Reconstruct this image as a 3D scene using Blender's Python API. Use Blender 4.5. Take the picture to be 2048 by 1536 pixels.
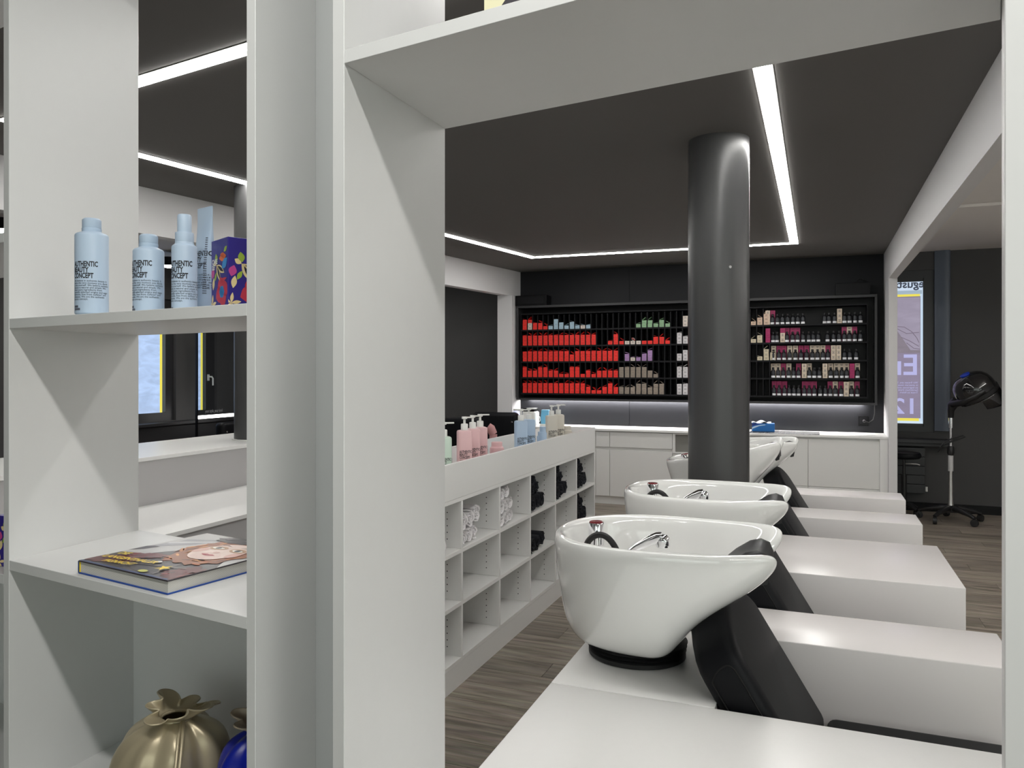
import bpy, bmesh, math, random
from mathutils import Vector, Matrix
R = math.radians
for o in list(bpy.data.objects): bpy.data.objects.remove(o, do_unlink=True)
SC = bpy.context.scene
COL = SC.collection
random.seed(7)

# ------------------------------------------------------------------ camera
TH = math.atan(610/1535.)
cd = bpy.data.cameras.new('camera'); cd.sensor_width = 36; cd.lens = 36*1535/2048.
cd.shift_y = -27/2048.; cd.clip_start = .02; cd.clip_end = 100
cam = bpy.data.objects.new('camera', cd); COL.objects.link(cam)
cam.location = (0, 0, 1.5); cam.rotation_euler = (R(90), 0, TH)
SC.camera = cam
# ------------------------------------------------------------------ world / exposure
w = bpy.data.worlds.new('world'); SC.world = w; w.use_nodes = True
bg = w.node_tree.nodes['Background']; bg.inputs[0].default_value = (.93, .96, 1, 1); bg.inputs[1].default_value = 1.9
vs = SC.view_settings
vs.view_transform = 'Standard'; vs.look = 'None'; vs.exposure = 0.15; vs.gamma = 1; vs.use_curve_mapping = False
LED = 27.0          # radiance of the ceiling light lines
LED_FRONT = 52.0    # light lines in the shop front behind the camera

# ------------------------------------------------------------------ materials
def lin(c):
    return tuple((v/255/12.92 if v/255 <= .04045 else ((v/255+.055)/1.055)**2.4) for v in c)
MATS = {}
def mat(name, col, rough=.5, metal=0, coat=0, spec=.5, emit=None, es=0, noise=0, nscale=8, bump=0, bscale=60, sheen=0):
    if name in MATS: return MATS[name]
    m = bpy.data.materials.new(name); m.use_nodes = True; MATS[name] = m
    nt = m.node_tree; b = nt.nodes['Principled BSDF']
    b.inputs['Base Color'].default_value = (*col, 1); b.inputs['Roughness'].default_value = rough
    b.inputs['Metallic'].default_value = metal; b.inputs['Coat Weight'].default_value = coat
    b.inputs['Specular IOR Level'].default_value = spec
    if sheen: b.inputs['Sheen Weight'].default_value = sheen
    if emit: b.inputs['Emission Color'].default_value = (*emit, 1); b.inputs['Emission Strength'].default_value = es
    if noise or bump:
        tc = nt.nodes.new('ShaderNodeTexCoord')
        if noise:
            n = nt.nodes.new('ShaderNodeTexNoise'); n.inputs['Scale'].default_value = nscale; n.inputs['Detail'].default_value = 4
            nt.links.new(tc.outputs['Object'], n.inputs['Vector'])
            mx = nt.nodes.new('ShaderNodeMix'); mx.data_type = 'RGBA'
            mx.inputs[6].default_value = (*[c*(1-noise) for c in col], 1); mx.inputs[7].default_value = (*[min(1, c*(1+noise)) for c in col], 1)
            nt.links.new(n.outputs['Fac'], mx.inputs[0]); nt.links.new(mx.outputs[2], b.inputs['Base Color'])
        if bump:
            n2 = nt.nodes.new('ShaderNodeTexNoise'); n2.inputs['Scale'].default_value = bscale; n2.inputs['Detail'].default_value = 5
            nt.links.new(tc.outputs['Object'], n2.inputs['Vector'])
            bp = nt.nodes.new('ShaderNodeBump'); bp.inputs['Strength'].default_value = bump; bp.inputs['Distance'].default_value = .01
            nt.links.new(n2.outputs['Fac'], bp.inputs['Height']); nt.links.new(bp.outputs['Normal'], b.inputs['Normal'])
    return m
W = mat('white_laminate', (.82, .815, .80), .30, noise=.012, nscale=40)
W2 = mat('white_block_laminate', (.86, .825, .815), .26)
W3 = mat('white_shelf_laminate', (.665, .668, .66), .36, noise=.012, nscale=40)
PAINTW = mat('white_wall_paint', (.68, .67, .675), .7)
ANX = mat('annex_ceiling_paint', (.72, .69, .66), .8)
CEIL = mat('dark_ceiling_paint', (.130, .124, .117), .8, spec=.3)
DARK = mat('dark_grey_paint', (.055, .054, .054), .65, bump=.05, bscale=300)
DARKW = mat('graphite_wall_panel', (.0135, .014, .0165), .5, spec=.22)
COLM = mat('grey_column_paint', (.062, .062, .063), .33, bump=.06, bscale=40)
BLACK = mat('black_lacquer', (.004, .004, .005), .4, spec=.2)
RACKM = mat('black_rack_board', (.008, .008, .0095), .55, spec=.2)
RAIL = mat('anthracite_rail', (.03, .03, .032), .45)
CER = mat('white_ceramic', (.90, .90, .88), .06, coat=1)
RUB = mat('black_rubber', (.008, .008, .009), .5)
LEA = mat('black_leather', (.0052, .0056, .0072), .45, spec=.17, bump=.05, bscale=500)
SEAM = mat('black_stitching', (.003, .003, .003), .8)
CHR = mat('chrome', (.85, .85, .87), .08, metal=1)
STEEL = mat('brushed_steel', (.62, .61, .6), .3, metal=1)
REDC = mat('red_enamel', (.16, .008, .014), .2)
ALU = mat('white_plastic', (.80, .80, .77), .35)
LIGHTM = mat('led_diffuser', (.9, .9, .9), .5, emit=(1, .985, .95), es=LED)
LIGHTF = mat('led_diffuser_shop_front', (.9, .9, .9), .5, emit=(1, .985, .95), es=LED_FRONT)
GOLD = mat('gold_faux_leather', (.50, .43, .29), .34, metal=.35, noise=.05, nscale=20)
NAVY = mat('navy_towel', (.008, .009, .014), .95, bump=.25, bscale=200)
TOW = mat('white_towel', (.80, .78, .79), .95, bump=.25, bscale=200)
INK = mat('black_ink', (.015, .015, .02), .6)
GREYINK = mat('grey_ink', (.10, .11, .14), .6)
BLU = mat('pale_blue_plastic', (.45, .56, .69), .42)
def wood():
    m = bpy.data.materials.new('oak_vinyl_plank'); m.use_nodes = True; nt = m.node_tree; b = nt.nodes['Principled BSDF']
    b.inputs['Roughness'].default_value = .42
    N = nt.nodes.new; L = nt.links.new
    tc = N('ShaderNodeTexCoord'); oi = N('ShaderNodeObjectInfo')
    cmb = N('ShaderNodeVectorMath'); cmb.operation = 'MULTIPLY_ADD'
    L(oi.outputs['Location'], cmb.inputs[0]); cmb.inputs[1].default_value = (.73, 1.37, 1); L(tc.outputs['Object'], cmb.inputs[2])
    mp = N('ShaderNodeMapping'); mp.inputs['Scale'].default_value = (1.1, 13, 1); L(cmb.outputs[0], mp.inputs['Vector'])
    n1 = N('ShaderNodeTexNoise'); n1.inputs['Scale'].default_value = 2.2; n1.inputs['Detail'].default_value = 7; n1.inputs['Roughness'].default_value = .62; n1.inputs['Distortion'].default_value = .5
    L(mp.outputs[0], n1.inputs['Vector'])
    mp2 = N('ShaderNodeMapping'); mp2.inputs['Scale'].default_value = (2.5, 70, 1); L(cmb.outputs[0], mp2.inputs['Vector'])
    n2 = N('ShaderNodeTexNoise'); n2.inputs['Scale'].default_value = 2; n2.inputs['Detail'].default_value = 3; L(mp2.outputs[0], n2.inputs['Vector'])
    r1 = N('ShaderNodeValToRGB'); e = r1.color_ramp.elements
    e[0].position = .3; e[0].color = (.078, .061, .044, 1); e[1].position = .7; e[1].color = (.37, .305, .235, 1)
    L(n1.outputs['Fac'], r1.inputs[0])
    mx = N('ShaderNodeMix'); mx.data_type = 'RGBA'; mx.blend_type = 'OVERLAY'; mx.inputs[0].default_value = .35
    L(r1.outputs[0], mx.inputs[6]); L(n2.outputs['Color'], mx.inputs[7])
    hv = N('ShaderNodeHueSaturation'); mr = N('ShaderNodeMapRange'); mr.inputs[3].default_value = .82; mr.inputs[4].default_value = 1.15
    L(oi.outputs['Random'], mr.inputs[0]); L(mr.outputs[0], hv.inputs['Value']); hv.inputs['Saturation'].default_value = .8
    L(mx.outputs[2], hv.inputs['Color']); L(hv.outputs[0], b.inputs['Base Color'])
    bp = N('ShaderNodeBump'); bp.inputs['Strength'].default_value = .08; bp.inputs['Distance'].default_value = .005
    L(n2.outputs['Fac'], bp.inputs['Height']); L(bp.outputs[0], b.inputs['Normal'])
    return m
WOOD = wood()
def film(name, col, wr=.0, gl=.04):
    """film or paper on a window pane, daylight put in as its own glow"""
    m = bpy.data.materials.new(name); m.use_nodes = True; nt = m.node_tree; b = nt.nodes['Principled BSDF']; N = nt.nodes.new; L = nt.links.new
    b.inputs['Base Color'].default_value = (*[c*.25 for c in col], 1); b.inputs['Roughness'].default_value = .25; b.inputs['Specular IOR Level'].default_value = .3
    b.inputs['Emission Color'].default_value = (*col, 1); b.inputs['Emission Strength'].default_value = 1.0
    if wr:
        tc = N('ShaderNodeTexCoord'); mp = N('ShaderNodeMapping'); mp.inputs['Scale'].default_value = (2, 2.5, 7); L(tc.outputs['Object'], mp.inputs[0])
        n = N('ShaderNodeTexNoise'); n.inputs['Scale'].default_value = 1.5; n.inputs['Detail'].default_value = 4; n.inputs['Distortion'].default_value = 1.2; L(mp.outputs[0], n.inputs['Vector'])
        rp = N('ShaderNodeValToRGB'); rp.color_ramp.elements[0].position = .35; rp.color_ramp.elements[1].position = .72
        rp.color_ramp.elements[0].color = (*[c*(1-wr) for c in col], 1); rp.color_ramp.elements[1].color = (*[min(1, c*(1+wr)) for c in col], 1)
        L(n.outputs['Fac'], rp.inputs[0]); L(rp.outputs[0], b.inputs['Emission Color'])
    return m
def clearglass(name, tint=(.9, .95, .95), fac=.06):
    m = bpy.data.materials.new(name); m.use_nodes = True; nt = m.node_tree; nt.nodes.remove(nt.nodes['Principled BSDF'])
    out = nt.nodes['Material Output']; N = nt.nodes.new; L = nt.links.new
    t = N('ShaderNodeBsdfTransparent'); t.inputs[0].default_value = (*tint, 1)
    g = N('ShaderNodeBsdfGlossy'); g.inputs['Roughness'].default_value = .03
    ms = N('ShaderNodeMixShader'); ms.inputs[0].default_value = fac
    L(t.outputs[0], ms.inputs[1]); L(g.outputs[0], ms.inputs[2]); L(ms.outputs[0], out.inputs[0]); return m
GLASS = clearglass('window_glass')
FILM = film('blue_white_window_film', lin((168, 190, 224)), .16)
SMOKE = clearglass('smoked_acrylic', (.30, .30, .33), .12)
TAPE = film('yellow_masking_tape', lin((222, 208, 84)))
# ------------------------------------------------------------------ mesh helpers
def spline(P, k=6):
    P = [Vector(p) for p in P]; out = []
    for i in range(len(P)-1):
        a, b, c, d = P[max(i-1, 0)], P[i], P[i+1], P[min(i+2, len(P)-1)]
        for j in range(k):
            t = j/k; out.append(.5*((2*b)+(c-a)*t+(2*a-5*b+4*c-d)*t*t+(3*b-a-3*c+d)*t**3))
    out.append(P[-1]); return out
class MB:
    def __init__(s): s.v = []; s.f = []; s.m = []
    def add(s, vs_, fs, mi=0):
        k = len(s.v); s.v += [tuple(p) for p in vs_]; s.f += [tuple(i+k for i in f) for f in fs]; s.m += [mi]*len(fs); return s
    def box(s, x0, x1, y0, y1, z0, z1, mi=0):
        return s.prism([(x0, y0), (x1, y0), (x1, y1), (x0, y1)], z0, z1, mi)
    def prism(s, poly, z0, z1, mi=0):
        n = len(poly)
        a = sum(poly[i][0]*poly[(i+1) % n][1]-poly[(i+1) % n][0]*poly[i][1] for i in range(n))
        if a < 0: poly = poly[::-1]
        return s.add([(x, y, z0) for x, y in poly]+[(x, y, z1) for x, y in poly],
                     [tuple(range(n))[::-1], tuple(range(n, 2*n))]+[(i, (i+1) % n, n+(i+1) % n, n+i) for i in range(n)], mi)
    def rings(s, rs, mi=0, cap0=True, cap1=True, close=False):
        n = len(rs[0]); k = [p for r in rs for p in r]; fs = []
        m = len(rs)
        for j in range(m if close else m-1):
            a, b = j*n, ((j+1) % m)*n
            fs += [(a+i, a+(i+1) % n, b+(i+1) % n, b+i) for i in range(n)]
        if not close:
            if cap0: fs.append(tuple(range(n))[::-1])
            if cap1: fs.append(tuple(range((m-1)*n, m*n)))
        return s.add(k, fs, mi)
    def lathe(s, prof, n=24, c=(0, 0, 0), mi=0, ex=1, ey=1, cap0=True, cap1=True):
        rs = [[(c[0]+r*ex*math.cos(2*math.pi*i/n), c[1]+r*ey*math.sin(2*math.pi*i/n), c[2]+z) for i in range(n)] for r, z in prof]
        return s.rings(rs, mi, cap0, cap1)
    def tube(s, path, r, n=10, mi=0):
        P = [Vector(p) for p in path]; rs = []; up = Vector((0, 0, 1)); prev = None
        for i, p in enumerate(P):
            t = (P[min(i+1, len(P)-1)]-P[max(i-1, 0)]).normalized()
            if prev is None:
                a = t.cross(up) if abs(t.z) < .95 else t.cross(Vector((1, 0, 0)))
            else: a = prev-t*prev.dot(t)
            a.normalize(); prev = a; b = t.cross(a); rr = r[i] if isinstance(r, (list, tuple)) else r
            rs.append([p+a*rr*math.cos(2*math.pi*k/n)+b*rr*math.sin(2*math.pi*k/n) for k in range(n)])
        return s.rings(rs, mi)
    def xf(s, M, start=0):
        for i in range(start, len(s.v)): s.v[i] = tuple(M @ Vector(s.v[i]))
        return s
    def mesh(s, name, mats, smooth=None, org=(0, 0, 0)):
        me = bpy.data.meshes.new(name)
        me.from_pydata([(a-org[0], b-org[1], c-org[2]) for a, b, c in s.v], [], s.f)
        for m in (mats if isinstance(mats, (list, tuple)) else [mats]): me.materials.append(m)
        me.polygons.foreach_set('material_index', s.m)
        if smooth is not None:
            me.polygons.foreach_set('use_smooth', [True]*len(me.polygons)); me.update(); me.set_sharp_from_angle(angle=R(smooth))
        me.update(); return me
def ob(name, me, parent=None, loc=(0, 0, 0), rot=(0, 0, 0)):
    o = bpy.data.objects.new(name, me); COL.objects.link(o); o.location = loc; o.rotation_euler = rot
    if parent is not None: o.parent = parent
    return o
def part(name, mb, mats, parent, smooth=None, bev=0, seg=2, sub=0, world=True, label=None):
    org = tuple(parent.location) if (world and parent is not None) else (0, 0, 0)
    o = ob(name, mb.mesh(name, mats, smooth, org), parent)
    mods(o, bev, seg, sub)
    if label: o['label'] = label
    return o
def mods(o, bev, seg, sub):
    if bev:
        b = o.modifiers.new('bevel', 'BEVEL'); b.width = bev; b.segments = seg; b.limit_method = 'ANGLE'; b.angle_limit = R(35)
        if seg > 2: o.data.polygons.foreach_set('use_smooth', [True]*len(o.data.polygons))
    if sub:
        u = o.modifiers.new('subsurf', 'SUBSURF'); u.levels = sub; u.render_levels = sub
        o.data.polygons.foreach_set('use_smooth', [True]*len(o.data.polygons))
def tag(o, label, cat, group=None):
    o['label'] = label; o['category'] = cat
    if group: o['group'] = group
    return o
def thing(name, label, cat, loc=(0, 0, 0), rz=0, group=None):
    o = ob(name, None, None, loc, (0, 0, rz)); o.empty_display_size = .05
    return tag(o, label, cat, group)
def single(name, mb, mats, label, cat, group=None, org=(0, 0, 0), smooth=None, bev=0, seg=2, sub=0):
    o = ob(name, mb.mesh(name, mats, smooth, org), None, org); mods(o, bev, seg, sub)
    return tag(o, label, cat, group)
def struct(name, mb, mats, smooth=None, org=(0, 0, 0)):
    o = ob(name, mb.mesh(name, mats, smooth, org), None, org); o['kind'] = 'structure'; return o
def copytree(o, parent=None):
    c = o.copy(); COL.objects.link(c); c.parent = parent
    for ch in list(o.children):
        copytree(ch, c)
    return c
TXT = {}
def text(s, size, bold=.0, xs=1.0, align='LEFT', ls=1.0, shear=0, key=True):
    """flat lettering in the XY plane, returned as (verts, faces)"""
    k = (s, size, bold, xs, align, ls, shear)
    if k in TXT: return TXT[k]
    c = bpy.data.curves.new('lettering', 'FONT'); c.body = s; c.size = size; c.offset = bold; c.align_x = align; c.space_line = ls; c.shear = shear
    c.resolution_u = 2; c.fill_mode = 'FRONT'
    o = bpy.data.objects.new('lettering', c); COL.objects.link(o)
    dg = bpy.context.evaluated_depsgraph_get()
    me = bpy.data.meshes.new_from_object(o.evaluated_get(dg))
    v = [(p.co.x*xs, p.co.y, 0) for p in me.vertices]; f = [tuple(p.vertices) for p in me.polygons]
    bpy.data.objects.remove(o); bpy.data.curves.remove(c); bpy.data.meshes.remove(me)
    TXT[k] = (v, f); return v, f
def shelf_y(x): return .831-.1565*x

# ================================================================== ROOM
# floor: base slab, individual planks where they show, the rest joined
fl = struct('floor', MB().box(-7.4, 5.2, -4.2, 9.5, -.15, -.009), [mat('screed', (.05, .045, .04), .9)])
PW, PLN = .182, 1.22
pm = MB().box(.0012, PLN-.0012, .0012, PW-.0012, -.009, 0).mesh('plank', [WOOD])
rest = MB(); npl = 0
row = 0; y = -4.1
while y < 9.25:
    off = (row*.437) % PLN
    x = -7.3-off
    while x < 5.1:
        vis = (y > 1.6 and y < 8.3 and x+PLN > -1.62 and x < -.70) or (y > 2.6 and x+PLN > .55 and x < 2.4)
        if vis and npl < 290:
            ob('plank', pm, fl, (x, y, 0)); npl += 1
        else:
            rest.box(max(x, -7.3)+.0012, min(x+PLN, 5.15)-.0012, y+.0012, y+PW-.0012, -.009, 0)
        x += PLN
    y += PW; row += 1
o = ob('far_planks', rest.mesh('far_planks', [WOOD]), fl); o['kind'] = 'stuff'
# dark ceiling of the salon, light ceilings of the two window bays
LA, LB = (-4.62, .70), (-3.436, 8.90)
def linL(y): return -4.166+(y-3.805)*.730/5.007
CZ = 2.72
struct('ceiling', MB().prism([(-7.3, -4.1), (5.1, -4.1), (5.1, .75), (.65, .95), (.65, 8.9), (linL(8.9), 8.9), (linL(1.6), 1.6), (-7.3, 2.0)], CZ, CZ+.12), [CEIL])
struct('ceiling_window_bay_right', MB().prism([(.65, .96), (5.1, .76), (5.1, 9.4), (.65, 9.4)], 2.77, 2.89), [ANX])
struct('ceiling_window_bay_left', MB().prism([(-7.3, 2.01), (linL(1.6)-.01, 1.61), (linL(9.3)-.01, 9.3), (-7.3, 9.3)], 2.77, 2.89), [ANX])
# lintels
struct('trim_1', MB().box(.65, .725, 1.0, 9.0, 2.40, CZ), [PAINTW])
struct('trim_2', MB().prism([(linL(1.6), 1.6), (linL(8.9), 8.9), (linL(8.9)-.105, 8.9), (linL(1.6)-.105, 1.6)], 2.41, 2.72), [PAINTW])
struct('trim_3', MB().box(.65, .725, 8.30, 8.66, 0, 2.40), [PAINTW])
struct('trim_7', MB().box(.65, .674, 8.6605, 9.0, 0, 2.40), [PAINTW])
struct('trim_4', MB().prism([(linL(8.3)-.105, 8.62), (linL(8.9), 8.62), (linL(8.9), 9.0), (linL(8.9)-.105, 9.0)], 0, 2.41), [PAINTW])
# rear wall of the salon made of panels
wr = struct('wall_rear', MB().box(linL(8.9)-.02, .65, 8.912, 9.0, 0, CZ), [DARKW])
xs = [linL(8.9)-.01, -2.05, -.80, .65]
for a, b in zip(xs[:-1], xs[1:]):
    for z0, z1 in ((0, 1.60), (1.603, CZ)):
        ob('wall_panel', MB().box(a+.002, b-.002, 8.90, 8.912, z0, z1).mesh('wall_panel', [DARKW]), wr)
# window wall behind both bays, with the opening of the right window
def holed(name, axis, pos, th, a0, a1, z0, z1, holes, m):
    mb = MB()
    def bx(p, q, r, s):
        if q-p < 1e-4 or s-r < 1e-4: return
        if axis == 'y': mb.box(p, q, pos, pos+th, r, s)
        else: mb.box(pos-th, pos, p, q, r, s)
    cur = a0
    for h0, h1, g0, g1 in sorted(holes):
        bx(cur, h0, z0, z1); bx(h0, h1, z0, g0); bx(h0, h1, g1, z1); cur = h1
    bx(cur, a1, z0, z1)
    return struct(name, mb, [m])
holed('wall_back', 'y', 9.25, .30, -7.3, 5.1, 0, 2.9, [(.22, 1.16, .84, 2.575)], DARK)
holed('wall_left', 'x', -7.2, .30, -4.1, 9.25, 0, 2.9, [(5.65, 7.12, .90, 2.35), (7.44, 7.80, .90, 2.35)], DARK)
holed('wall_right', 'x', 5.2, .2, -4.1, 9.25, 0, 2.9, [(-3.6, .3, .25, 2.55)], PAINTW)
w4 = ob('window_4', MB().box(5.08, 5.14, -3.6, .3, .25, .33).box(5.08, 5.14, -3.6, .3, 2.47, 2.55).box(5.08, 5.14, -3.6, -3.52, .33, 2.47).box(5.08, 5.14, .22, .3, .33, 2.47).box(5.08, 5.14, -1.69, -1.61, .33, 2.47).mesh('window_4', [mat('dark_shopfront_frame', (.03, .03, .03), .4)]))
w4['kind'] = 'structure'
SHOPG = clearglass('shopfront_glass', (.93, .96, .91), .05)
for a_, b_ in ((-3.52, -1.69), (-1.61, .22)): ob('pane', MB().box(5.105, 5.113, a_, b_, .33, 2.47).mesh('pane', [SHOPG]), w4)
holed('wall_front', 'y', -4.2, .2, -7.3, 5.1, 0, 2.9, [(-1.6, 4.6, .15, 2.6)], PAINTW)
w5 = ob('window_5', MB().box(-1.6, 4.6, -4.14, -4.08, .15, .23).box(-1.6, 4.6, -4.14, -4.08, 2.52, 2.6).box(-1.6, -1.52, -4.14, -4.08, .23, 2.52).box(4.52, 4.6, -4.14, -4.08, .23, 2.52).box(.46, .54, -4.14, -4.08, .23, 2.52).box(2.49, 2.57, -4.14, -4.08, .23, 2.52).mesh('window_5', [MATS['dark_shopfront_frame']]))
w5['kind'] = 'structure'
for a_, b_ in ((-1.52, .46), (.54, 2.49), (2.57, 4.52)): ob('pane', MB().box(a_, b_, -4.113, -4.105, .23, 2.52).mesh('pane', [SHOPG]), w5)
struct('baseboard_back', MB().box(.73, 5.0, 9.232, 9.25, 0, .09), [BLACK])
# rounded reveal beside the right window, bluish window light put into its colour
mb = MB(); pr = [(1.16, 9.23)]+[(1.18+.13*math.sin(a), 9.25-.02-.0*a-.03*math.sin(a*2)) for a in [i*math.pi/16 for i in range(1, 8)]]+[(1.30, 9.25)]
mb.prism(pr+[(1.30, 9.26), (1.16, 9.26)], .86, 2.77)
struct('trim_5', mb, [mat('blue_lit_reveal', (.10, .12, .155), .4)], smooth=60)

# ------------------------------------------------------------------ windows
FR = mat('anthracite_window_frame', (.022, .022, .024), .4)
def window_r():
    r = ob('window_1', MB().box(.22, 1.16, 9.27, 9.33, .84, .925).box(.22, 1.16, 9.27, 9.33, 2.47, 2.575).box(1.062, 1.16, 9.27, 9.33, .925, 2.47).box(.22, .30, 9.27, 9.33, .925, 2.47).mesh('window_1', [FR]))
    r['kind'] = 'structure'
    ob('inner_sash', MB().box(.30, 1.062, 9.255, 9.275, .90, .93).box(.30, 1.062, 9.255, 9.275, 2.455, 2.49).box(1.055, 1.105, 9.255, 9.275, .90, 2.49).mesh('inner_sash', [FR]), r)
    ob('pane', MB().box(.30, 1.062, 9.305, 9.311, .925, 2.47).mesh('pane', [GLASS]), r)
    # posters on the glass, printed to be read from the street, so mirrored from inside
    b1 = film('poster_back', lin((124, 115, 126)), .10); b2 = film('poster_lower', lin((130, 120, 142)), .06); lt = film('poster_letters', lin((168, 167, 210)))
    top = film('poster_white', lin((190, 205, 224))); dk = film('poster_dark_letters', lin((62, 68, 82)))
    def sh(n, m, x0, x1, z0, z1, y_=9.300): return ob(n, MB().box(x0, x1, y_-.001, y_, z0, z1).mesh(n, [m]), r)
    sh('pane_glow_film', film('pane_glow_film', lin((186, 204, 222))), .30, 1.062, .925, 2.47, 9.304)  # added sheet whose glow stands in for daylight through the bare pane
    sh('poster', b1, .31, 1.035, .985, 2.30); sh('poster', b2, .31, 1.03, .985, 1.69, 9.2985); sh('poster', top, .31, 1.062, 2.365, 2.47)
    sh('poster', film('poster_grey_strip', lin((150, 168, 182))), .31, 1.05, 2.325, 2.365); sh('tape', TAPE, .31, 1.03, 2.30, 2.325); sh('tape', TAPE, .31, 1.02, .955, .985)
    sh('poster', film('clear_edge', lin((196, 214, 228))), .31, 1.062, .925, .955)
    # bare-branch shadow print on the upper poster
    mb = MB().add([(.40, 0, 2.29), (1.03, 0, 2.29), (1.03, 0, 1.72), (.94, 0, 1.72), (.78, 0, 1.98), (.66, 0, 2.29)], [(0, 1, 2, 3, 4, 5)])
    mb.v = [(a, 9.2980, c) for a, b, c in mb.v]; ob('poster_print', mb.mesh('poster_print', [film('poster_lilac', lin((146, 138, 156)), .08)]), r)
    mb = MB()
    for p in ([(.80, 1.98), (.88, 1.97), (.95, 1.92), (1.0, 1.85), (1.02, 1.80)], [(.85, 1.86), (.93, 1.82), (1.02, 1.76)], [(.78, 1.97), (.9, 1.90), (1.02, 1.91)], [(.9, 1.80), (.97, 1.74), (1.03, 1.73)]):
        mb.tube([(a, 9.297, c) for a, c in p], .004, 5)
    ob('poster_print', mb.mesh('poster_print', [film('branch_print', lin((116, 106, 120)))]), r)
    def mt(s, size, x, z, m, bold=0, xs=1.0, ls=1.0, y_=9.2968):
        v, f = text(s, size, bold, xs, ls=ls)
        ob('lettering', MB().add([(x-a, y_, z+b) for a, b, c in v], [t[::-1] for t in f]).mesh('lettering', [m]), r)
    mt('Er\u00f6ff', .315, 1.02, 1.455, lt, .004, .98)
    mt('nung', .30, .79, 1.255, lt, .003, 1.0)
    mt('12.11.', .235, 1.015, 1.035, lt, .004, 1.1)
    mt('Wir freuen uns, Sie\nin unserem neuen Salon\nzu begr\u00fcssen und mit\nherzlichem Dank f\u00fcr Ihre\nTreue zu feiern', .028, 1.01, 1.36, lt, 0, 1.0, .95)
    mt('Degustation', .12, 1.165, 2.395, dk, .003, 1.0, y_=9.2968)
window_r()
sill = single('window_sill', MB().box(.22, 1.31, 9.06, 9.25, .735, .775).box(.22, 1.31, 9.10, 9.25, .70, .735), [FR], 'dark window sill below the poster-covered window', 'window sill', org=(.8, 9.15, .70), bev=.004)
def window_l(n, y0, y1, p0, p1, handle):
    X = -7.2
    r = ob(n, MB().box(X-.10, X-.04, y0, p0, .90, 2.35).box(X-.10, X-.04, p1, y1, .90, 2.35).box(X-.10, X-.04, p0, p1, .90, 1.0).box(X-.10, X-.04, p0, p1, 2.25, 2.35).mesh(n, [FR]))
    r['kind'] = 'structure'
    ob('pane', MB().box(X-.078, X-.072, p0, p1, 1.0, 2.25).mesh('pane', [GLASS]), r)
    ob('window_film', MB().box(X-.070, X-.069, p0, p1-.025, 1.0, 2.25).mesh('window_film', [FILM]), r)
    ob('tape', MB().box(X-.068, X-.067, p1-.06, p1-.025, 1.0, 2.25).mesh('tape', [TAPE]), r)
    if handle:
        hb = MB().box(X-.04, X-.03, p1+.025, p1+.055, 1.37, 1.45).tube([(X-.03, p1+.04, 1.42), (X+.015, p1+.04, 1.42)], .009, 8).tube([(X+.015, p1+.04, 1.425), (X+.02, p1+.06, 1.40), (X+.02, p1+.06, 1.31)], .010, 8)
        ob('handle', hb.mesh('handle', [ALU], 40), r)
window_l('window_2', 5.65, 7.12, 5.75, 7.00, False)
window_l('window_3', 7.44, 7.80, 7.47, 7.65, True)
single('window_sill', MB().box(-7.2, -7.0, 5.4, 8.2, .86, .895).box(-7.2, -7.05, 5.4, 8.2, .45, .86), [FR], 'long dark sill and parapet under the film-covered windows', 'window sill', org=(-7.1, 6.8, .45), bev=.004)

# ------------------------------------------------------------------ ceiling light lines
def strip(name, a, b, wd, m, label, group):
    a, b = Vector(a), Vector(b); d = (b-a).normalized(); n = Vector((-d.y, d.x))*wd/2
    r = thing(name, label, 'ceiling light', ((a.x+b.x)/2, (a.y+b.y)/2, CZ-.012), group=group)
    part('housing', MB().prism([tuple(a+n*1.12), tuple(b+n*1.12), tuple(b-n*1.12), tuple(a-n*1.12)], CZ-.003, CZ-.0005), [CEIL], r)
    part('diffuser', MB().prism([tuple(a+n), tuple(b+n), tuple(b-n), tuple(a-n)], CZ-.007, CZ-.003), [m], r)
g = 'light lines on the dark ceiling'
SW = .072
strip('light_line', (-.203, 2.05), (-.203, 7.845), SW, LIGHTM, 'white light line running beside the grey column towards the wall rack', g)
strip('light_line', (-.239, 7.803), (-2.80, 7.757), SW, LIGHTM, 'white light line parallel to the colour rack wall', g)
strip('light_line', (-2.838, 7.793), (-3.655, 2.615), SW, LIGHTM, 'long white light line along the window bay beam', g)
strip('light_line', (-3.69, 2.575), (-.245, 2.07), SW, LIGHTM, 'white light line parallel to the display shelving', g)
strip('light_line', (-1.15, .281), (4.4, -.588), SW, LIGHTF, 'long white light line over the shop front near the shelving', g)

# ------------------------------------------------------------------ columns
def column(x, y, lab, ring_z=None):
    r = thing('column', lab, 'column', (x, y, 0), group='grey round columns')
    part('shaft', MB().lathe([(.158, 0), (.158, CZ)], 64), [COLM], r, smooth=30, world=False)
    a = R(-62)
    part('screw', MB().lathe([(.008, 0), (.007, .004), (.0, .005)], 12).xf(Matrix.Translation((.158*math.cos(a), .158*math.sin(a), 2.03)) @ Matrix.Rotation(a, 4, 'Z') @ Matrix.Rotation(R(90), 4, 'Y')), [STEEL], r, smooth=40, world=False)
    if ring_z: part('collar', MB().lathe([(.159, ring_z), (.172, ring_z), (.172, ring_z+.006), (.159, ring_z+.006)], 48), [ALU], r, world=False)
column(-.487, 4.20, 'grey painted round column rising between the wash basins')
column(-3.49, 4.17, 'grey painted round column rising through the reception counter', 1.041)

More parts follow.
